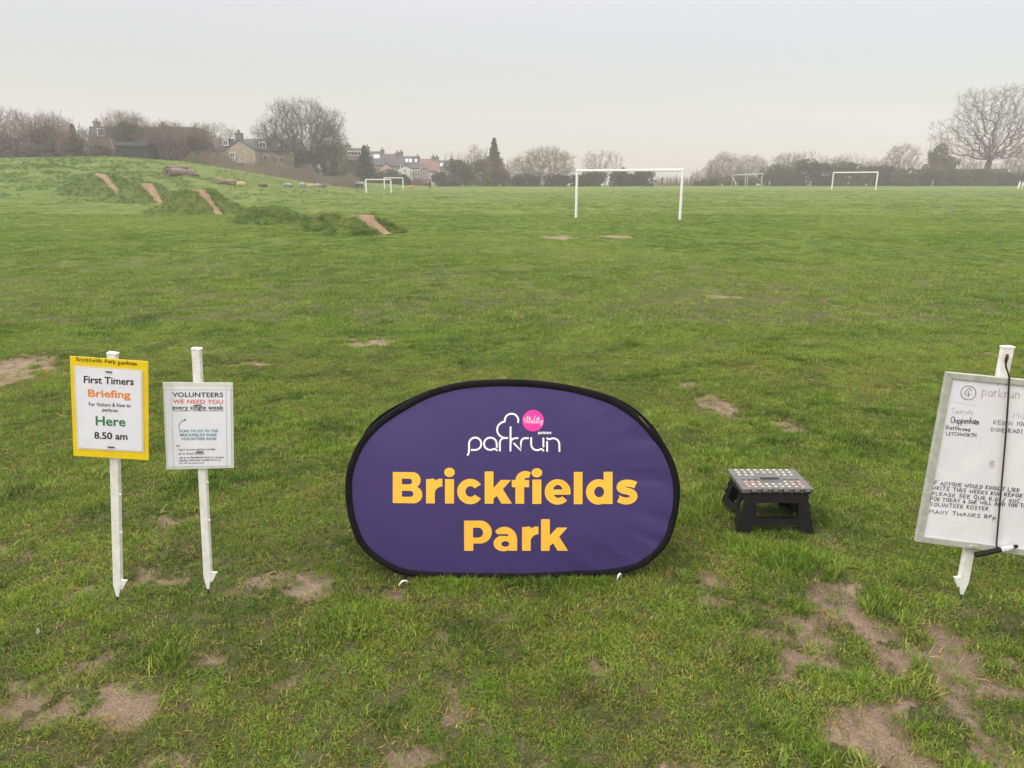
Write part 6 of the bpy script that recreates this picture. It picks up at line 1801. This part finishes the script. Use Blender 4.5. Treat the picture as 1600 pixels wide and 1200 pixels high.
# green shed
Y = 90; k_ = px2(Y); P0 = np.array([(180 - 800) * k_, Y, 0]); fn = house_frame(P0, 3)
t_ = thing('shed', P0, 'large dark green shed behind the crest of the hill', 'shed')
zt1, zt0 = zpy(221, Y), zpy(228, Y)
for i in range(24):
    a = i * .155; hbox(fn, (a, 0 - (.012 if i % 2 else 0), 1), (a + .148, .05, zt0 - .02), 'wall_board', 'shed_green', t_)
hbox(fn, (0, .05, 1), (3.72, 3, zt0 - .03), 'wall', 'shed_green', t_)
q = MB(); q.hexa([fn(-.15, -.15, zt0), fn(3.85, -.15, zt0), fn(3.85, 3.1, zt0), fn(-.15, 3.1, zt0), fn(-.1, 1.2, zt1), fn(3.8, 1.2, zt1), fn(3.8, 1.8, zt1), fn(-.1, 1.8, zt1)]); q.build('roof', M['shed_green'], t_)
q = MB(); q.tube([fn(.05, -.2, 1.5), fn(-.35, -.2, zt0)], .045, 6); q.build('trim', M['grey_metal'], t_)
# stone gabled house
Y = 110; k_ = px2(Y); P0 = np.array([(338 - 800) * k_, Y, 0]); fn = house_frame(P0, 0)
X = lambda p: (p - 338) * k_
t_ = thing('house', P0, 'stone house with a large gable, slate roofs and white dormers behind the brown undergrowth', 'house')
ze, zr = zpy(236, Y), zpy(216, Y)
gable_block(fn, X(330), X(458), 0, 8, ze, zr, 'stone_wall', 'slate', t_)
gable_block(house_frame(P0 + [0, -2.6, 0], 0), X(362.5), X(408), 0, 4, zpy(235, Y - 2.6), zpy(219, Y - 2.6), 'stone_wall', 'slate', t_, ridge_x=False, ov=.05)
f2 = house_frame(P0 + [0, -2.6, 0], 0)
window(f2, X(369.5), X(377), zpy(247, Y - 2.6), zpy(238, Y - 2.6), 0, t_)
chimney(f2, X(382.5), 1.0, zpy(224, Y), zpy(209, Y - 2), .95, .8, t_, 2)
dormer(fn, X(346), X(355), zpy(227.5, Y), zpy(217.5, Y), .9, 2.6, t_)
dormer(fn, X(404), X(415), zpy(231, Y), zpy(221, Y), .6, 2.6, t_)
dormer(fn, X(433.5), X(444.5), zpy(235, Y), zpy(226, Y), .3, 2.6, t_)
window(fn, X(351), X(359.5), zpy(251, Y), zpy(240.5, Y), 0, t_); window(fn, X(435), X(444), zpy(255, Y), zpy(245.5, Y), 0, t_)
window(fn, X(411), X(419), zpy(250, Y), zpy(242, Y), 0, t_)
chimney(fn, X(418), 4, ze, zpy(210, Y), .8, 1.2, t_, 2)
q = MB(); q.tube([fn(X(361), -.1, zpy(230.5, Y)), fn(X(363), -.12, zpy(243, Y)), fn(X(364.8), -.12, zpy(256, Y))], .075, 6); q.build('drainpipe', M['white_paint'], t_)
# brown roofed house behind the ivy tree
Y = 126; k_ = px2(Y); P0 = np.array([(500 - 800) * k_, Y, 0]); fn = house_frame(P0, 0); X = lambda p: (p - 500) * k_
t_ = thing('house', P0, 'house with a brown roof and a long white dormer right of the big ivy tree', 'house')
gable_block(fn, X(500), X(568), 0, 8, zpy(251, Y), zpy(231, Y), 'render_grey', 'tile_brown', t_)
dormer(fn, X(541), X(562), zpy(243.5, Y), zpy(235.5, Y), 1.0, 3.2, t_, bars=3)
chimney(fn, X(536), 4, zpy(236, Y), zpy(226, Y), .9, 1, t_, 2); chimney(fn, X(567), 4, zpy(236, Y), zpy(229, Y), .7, 1, t_, 1)
window(fn, X(516), X(524), zpy(264, Y), zpy(256, Y), 0, t_)
hbox(house_frame(P0 + [0, -9, 0], 12), (X(501), 0, 0.2), (X(545), .25, 2.3), 'garden_wall', 'render_grey', t_)
# stepped terrace
TER = [  # x0, x1, yridge, yeave, roof, chimneys(px), skylights (px0, px1), Y, label
 (568, 600, 237.5, 258, 'slate', [(599, 235)], [(575, 583), (587, 596)], 140, 'terrace house with two white skylights, left end of the stepped row'),
 (600, 630, 241.5, 259.5, 'slate', [(623, 239), (629, 238)], [], 144, 'plain slate roofed terrace house above the pink gable'),
 (630, 657, 245, 263, 'slate', [(655, 245)], [(637, 641), (642.5, 647), (652, 655)], 148, 'terrace house with three skylights above the white gable'),
 (657, 686, 249, 267, 'tile_red', [(680, 245.5), (686, 246)], [], 152, 'terrace house with a reddish roof'),
 (686, 712, 251.5, 269, 'slate', [(709, 249)], [(691, 696), (701, 704)], 156, 'slate terrace house at the right end of the row behind the bushes')]
for (x0_, x1_, yr, ye, rm, ch_, sk_, Y, lb) in TER:
    k_ = px2(Y); P0 = np.array([(x0_ - 800) * k_, Y, 0]); fn = house_frame(P0, 9)
    t_ = thing('terrace_house', P0, lb, 'house', 'stepped terrace of houses')
    W_ = (x1_ - x0_) * k_ / math.cos(R(9)); X = lambda p: (p - x0_) * k_ / math.cos(R(9))
    ze, zr = zpy(ye, Y), zpy(yr, Y + 3.5)
    gable_block(fn, 0, W_ - .1, 0, 7, ze, zr, 'stone_wall', rm, t_)
    for cxp, cyp in ch_: chimney(fn, X(cxp) - .3, 3.5, zr - 1.2, zpy(cyp, Y + 3), .75, 1.1, t_, 2)
    for a, b in sk_: skylight(fn, X(a) - .5, X(b) - .5, .45, .72, 0, 7, ze, zr, t_)
    hbox(fn, (W_ - .22, -.2, ze - .6), (W_ + .03, .0, ze + .2), 'gutter_end', 'render_white', t_)
    window(fn, W_ * .25, W_ * .25 + 1.1, ze - 1.9, ze - .5, 0, t_)
for (x0_, x1_, yap, ye, m, Y, win, lb) in ((592, 612.5, 255.3, 264, 'render_pink', 136, [], 'small pink rendered rear wing with a gable'), (621, 643.5, 258.3, 264.5, 'render_white', 139, [(630, 634, 264.5, 269), (630, 634, 271, 276)], 'white rendered rear wing with a gable and two windows'),
                                          (655, 669.5, 263.2, 268, 'render_grey', 142, [(660, 664.5, 269, 272.5), (660, 664.5, 273.5, 277)], 'small grey rendered rear wing with a gable and two windows'),
                                          (669.6, 676, 268, 270, 'render_white', 144, [], 'narrow white rear wing right of the grey gabled one')):
    k_ = px2(Y); P0 = np.array([(x0_ - 800) * k_, Y, 0]); fn = house_frame(P0, 9); X = lambda p: (p - x0_) * k_
    t_ = thing('rear_wing', P0, lb, 'house wing')
    gable_block(fn, 0, X(x1_), 0, 5, zpy(ye, Y), zpy(yap, Y), m, 'slate', t_, ridge_x=False, ov=.08)
    for (a, b, c, d) in win: window(fn, X(a), X(b), zpy(d, Y), zpy(c, Y), 0, t_, 1, fw=.06)
k_ = px2(141); P0 = np.array([(643 - 800) * k_, 141, 0]); fn = house_frame(P0, 9)
t_ = thing('conservatory', P0, 'glazed white framed extension between the white and grey gables', 'conservatory')
hbox(fn, (0, .1, -4), (12.3 * k_, 4, zpy(264.5, 141)), 'wall', 'render_grey', t_)
for a, b in ((.5, 3.5), (4.5, 7.5), (8.5, 11.5)): window(fn, a * k_, b * k_, zpy(275, 141), zpy(266, 141), .1, t_, 0, fw=.05)
q = MB(); q.tube([at(625.5, 258, 138.5), at(625.8, 266, 138.5)], .09, 6); tag(q.build('flue_pipe', M['render_white']), 'white flue pipe left of the white gable', 'pipe')
# flat roofed building under the oak
Y = 156; k_ = px2(Y); P0 = np.array([(1484 - 800) * k_, Y, 0]); fn = house_frame(P0, -1)
t_ = thing('flat_roofed_building', P0, 'long low flat roofed building behind the hedge under the oak', 'building')
hbox(fn, (0, 0, -1), (88 * k_, 8, zpy(266.3, Y)), 'wall', 'brick_wall', t_); hbox(fn, (-.3, -.3, zpy(266.2, Y)), (88 * k_ + .3, 8.3, zpy(263.8, Y)), 'roof', 'slate', t_)

# ------------------------------------------------------------------ log pile, logs and boulders
def log(p0, p1, r0, r1, label, m='wood_log', hollow=False, group=None, seed=0):
    g_ = (np.array(p0) + np.array(p1)) / 2; t_ = thing('log', g_, label, 'log', group)
    rr_ = np.random.default_rng(seed); n = 9; pts = [np.array(p0) + (np.array(p1) - np.array(p0)) * i / n + rr_.normal(0, r0 * .05, 3) for i in range(n + 1)]
    q = MB(); q.tube(pts, [r0 + (r1 - r0) * i / n + rr_.normal(0, r0 * .05) for i in range(n + 1)], 16, False)
    for v in q.v:
        for c in range(3): v[c] += float(rr_.normal(0, r0 * .035))
    q.build('bark', M[m], t_)
    d = (np.array(p1) - np.array(p0)); d /= np.linalg.norm(d)
    for e, s_, rad_ in ((pts[0], -1, r0), (pts[-1], 1, r1)):
        q = MB(); q.tube([e - d * s_ * r0 * .1, e + d * s_ * .02], [rad_ * .97, rad_ * .95], 16); ee = q.build('cut_end', M['wood_end'], t_)
        if hollow and s_ < 0:
            q = MB(); q.tube([e + d * s_ * .021, e + d * s_ * .026], [rad_ * .42, rad_ * .38], 12); q.build('hollow', M['hollow'], ee)  # dark disc on the cut end, painted as the shade inside the hole
    return t_
def gp(x_, y_, up_=0.0):
    p = hit_flat(x_, y_); p[2] += up_; return p
pA = gp(262, 275.5); sA = pA[1] / FPX; 
log(pA + [0, 0, 6.4 * sA], gp(285, 274) + [0, 2.2, 5 * sA], 6.4 * sA, 5.2 * sA, 'thick hollow ended log at the bottom of the log pile on the hillside', hollow=True, seed=1)
log(pA + [-.3, .6, 13.8 * sA], gp(286, 274) + [0, 1.2, 12.5 * sA], 1.8 * sA, 2.8 * sA, 'thinner log lying on top of the thick hollow log', seed=2)
pB = gp(295, 276); log(pB + [0, .3, 3 * sA], gp(307, 277) + [0, .5, 2.4 * sA], 3.0 * sA, 2.6 * sA, 'short grey log on the grass right of the thick hollow log', 'wood_dark', seed=3)
def rock(x0_, x1_, yt_, yb_, m, label, cat, name, seed):
    p = hit_flat((x0_ + x1_) / 2, yb_); s_ = p[1] / FPX; w_ = (x1_ - x0_) * s_; h_ = (yb_ - yt_) * s_
    import bmesh
    bm = bmesh.new(); bmesh.ops.create_icosphere(bm, subdivisions=3, radius=1)
    rr_ = np.random.default_rng(seed); off = rr_.uniform(0, 9)
    V = np.array([v.co[:] for v in bm.verts]); F = [tuple(v.index for v in f_.verts) for f_ in bm.faces]; bm.free()
    n_ = 1 + .22 * vnoise(V[:, 0] * 1.7 + off, V[:, 1] * 1.7 + V[:, 2] * 2, seed) + .08 * vnoise(V[:, 0] * 5, V[:, 2] * 5 + off, seed)
    V = np.sign(V) * np.abs(V) ** .75 * n_[:, None] * np.array([w_ / 2, w_ * .3, h_ * .55]) + p + [0, 0, h_ * .42]
    o_ = obj(name, V, F, M[m]); tag(o_, label, cat, 'logs and boulders lined up at the foot of the hedge')
rock(336, 349, 278, 287, 'wood_log', 'pale brown stump leftmost in the line at the hedge foot', 'stump', 'stump', 1)
rock(350, 370, 281.5, 288.5, 'wood_log', 'low reddish log between the stump and the yellow block', 'log', 'log', 2)
rock(369.5, 383, 284, 291, 'stone_yellow', 'yellow topped block at the right foot of the hill', 'block', 'boulder', 3)
rock(403, 418, 286.5, 291.5, 'wood_dark', 'dark brown log alone on the grass left of the big ivy tree', 'log', 'log', 4)
rock(444, 458, 286.5, 292, 'stone_grey', 'pale grey boulder leftmost below the big ivy tree', 'boulder', 'boulder', 5)
rock(467, 477, 285.5, 293, 'stone_grey', 'square grey boulder below the big ivy tree', 'boulder', 'boulder', 6)
rock(478, 491, 287.5, 292.5, 'stone_yellow', 'yellow log below the big ivy tree', 'log', 'log', 7)
rock(492.5, 501.5, 287, 293, 'stone_grey', 'rounded pale boulder right of the yellow log', 'boulder', 'boulder', 8)
rock(503, 511, 288.5, 293, 'wood_dark', 'small dark stump at the right end of the boulder line', 'stump', 'stump', 9)
# bench
p = hit_flat(562, 294.5); s_ = p[1] / FPX
t_ = thing('bench', p, 'grey slatted bench left of the two small goals', 'bench')
fn = house_frame(p, 8)
for k in range(3): hbox(fn, (-6.5 * s_, -.15 + k * .13, .42), (9 * s_, -.04 + k * .13, .47), 'seat_slat', 'grey_metal', t_)
for k in range(2): hbox(fn, (-6.5 * s_, .28, .56 + k * .14), (9 * s_, .31, .66 + k * .14), 'back_slat', 'grey_metal', t_)
for x_ in (-5.5 * s_, 8 * s_):
    hbox(fn, (x_, -.12, -.05), (x_ + .06, -.06, .42), 'leg', 'wood_dark', t_); hbox(fn, (x_, .22, -.05), (x_ + .06, .28, .84), 'leg', 'wood_dark', t_)
# dark dog in front of the bench
def skin_body(name, verts, edges, radii, mats, matfn, parent=None, subd=1):
    me_ = bpy.data.meshes.new(name); me_.from_pydata([tuple(map(float, v)) for v in verts], edges, [])
    o_ = bpy.data.objects.new(name, me_); COL.objects.link(o_)
    m_ = o_.modifiers.new('skin', 'SKIN'); s2 = o_.modifiers.new('sub', 'SUBSURF'); s2.levels = subd; s2.render_levels = subd
    for i, rd in enumerate(radii): me_.skin_vertices[0].data[i].radius = (rd, rd)
    me_.skin_vertices[0].data[0].use_root = True
    dg = bpy.context.evaluated_depsgraph_get(); dg.update()
    ev = o_.evaluated_get(dg); me2 = bpy.data.meshes.new_from_object(ev)
    bpy.data.objects.remove(o_); o_ = bpy.data.objects.new(name, me2); COL.objects.link(o_)
    me2.materials.clear()
    for m__ in mats: me2.materials.append(M[m__])
    for f_ in me2.polygons: f_.material_index = matfn(f_.center); f_.use_smooth = True
    o_.parent = parent
    return o_
p = hit_flat(562, 295); 
dv = [(0, 0, .36), (.3, 0, .38), (.48, 0, .48), (.62, 0, .46), (-.32, 0, .38), (-.55, 0, .5), (.28, .08, .2), (.3, .08, 0), (.28, -.08, .2), (.3, -.08, 0), (-.36, .08, .2), (-.3, .08, 0), (-.36, -.08, .2), (-.3, -.08, 0)]
de = [(0, 1), (1, 2), (2, 3), (0, 4), (4, 5), (1, 6), (6, 7), (1, 8), (8, 9), (4, 10), (10, 11), (4, 12), (12, 13)]
o = skin_body('dog', dv, de, [.13, .14, .09, .05, .12, .025, .05, .035, .05, .035, .055, .035, .055, .035], ['cloth_dark'], lambda c: 0)
o.location = tuple(p + [0, 0, .03]); o.rotation_euler = (0, 0, 2.9); tag(o, 'small dark dog in front of the grey bench', 'dog')
# orange bag beside the goals
rock(638.5, 646, 289.5, 294.5, 'orange_plastic', 'orange bag lying on the grass right of the two small goals', 'bag', 'bag', 12)

def person(px_, py_, H, yaw, label, run, mats, matfn):
    p = hit_flat(px_, py_) if py_ else None
    s_ = H / 1.75
    if not run:
        J = [(0, 0, .95), (0, 0, 1.15), (0, 0, 1.40), (0, 0, 1.52), (0, -.01, 1.63), (.09, 0, .90), (.10, -.01, .48), (.10, 0, .08), (.10, -.10, .04), (-.09, 0, .90), (-.10, .01, .48), (-.10, 0, .08), (-.10, -.10, .04),
             (.19, 0, 1.38), (.25, .02, 1.10), (.22, -.08, .88), (-.19, 0, 1.38), (-.25, .02, 1.10), (-.22, -.08, .88)]
    else:
        J = [(0, 0, .95), (.03, 0, 1.15), (.08, 0, 1.38), (.11, 0, 1.50), (.14, 0, 1.62), (.02, .09, .90), (.28, .10, .62), (.16, .10, .22), (.26, .10, .18), (-.02, -.09, .90), (-.10, -.10, .48), (-.28, -.10, .12), (-.20, -.10, .06),
             (.08, .19, 1.36), (-.12, .24, 1.14), (.02, .24, 1.0), (.08, -.19, 1.36), (.16, -.24, 1.10), (.34, -.16, 1.16)]
    E = [(0, 1), (1, 2), (2, 3), (3, 4), (0, 5), (5, 6), (6, 7), (7, 8), (0, 9), (9, 10), (10, 11), (11, 12), (2, 13), (13, 14), (14, 15), (2, 16), (16, 17), (17, 18)]
    rd = [.14, .13, .15, .055, .105, .095, .065, .045, .035, .095, .065, .045, .035, .06, .045, .035, .06, .045, .035]
    o_ = skin_body('person', [tuple(s_ * c for c in j) for j in J], E, [s_ * q_ for q_ in rd], mats, lambda c: matfn(c / s_))
    o_.rotation_euler = (0, 0, R(yaw)); return o_, p
o, p = person(672, 295.2, 1.62, 10, '', False, ['cloth_dark', 'cloth_white', 'skin'], lambda c: 2 if c[2] > 1.5 or c[2] < .92 and abs(c[0]) > .17 else (1 if abs(c[0]) > .17 and c[2] < 1.45 else 0))
o.location = tuple(p); tag(o, 'person standing on the far grass in a dark vest with white sleeves and dark trousers', 'person')
o, _ = person(1034, 0, 1.70, 12, '', True, ['cloth_dark', 'skin'], lambda c: 1 if c[2] > 1.56 and c[0] > .18 else 0)
p = at(1033.5, 289, 134); p[2] = float(base_z(p[0], 134)); o.location = tuple(p + [0, 0, .0]); tag(o, 'person in dark clothes running past the gap in the far hedge', 'person')

# ------------------------------------------------------------------ air: misty morning
hz = MB(); hz.box((-470, -470, -4.8), (470, 470, 40))
hm = bpy.data.materials.new('haze'); hm.use_nodes = True
hn, hl = hm.node_tree.nodes, hm.node_tree.links
hn.clear(); ho = hn.new('ShaderNodeOutputMaterial'); pv = hn.new('ShaderNodeVolumePrincipled')
pv.inputs['Color'].default_value = (0.80, 0.785, 0.79, 1); pv.inputs['Density'].default_value = 0.0018; pv.inputs['Anisotropy'].default_value = 0.0
hl.new(pv.outputs[0], ho.inputs['Volume'])
o = hz.build('haze', hm); o['kind'] = 'stuff'; o['label'] = 'pale morning mist over the field'
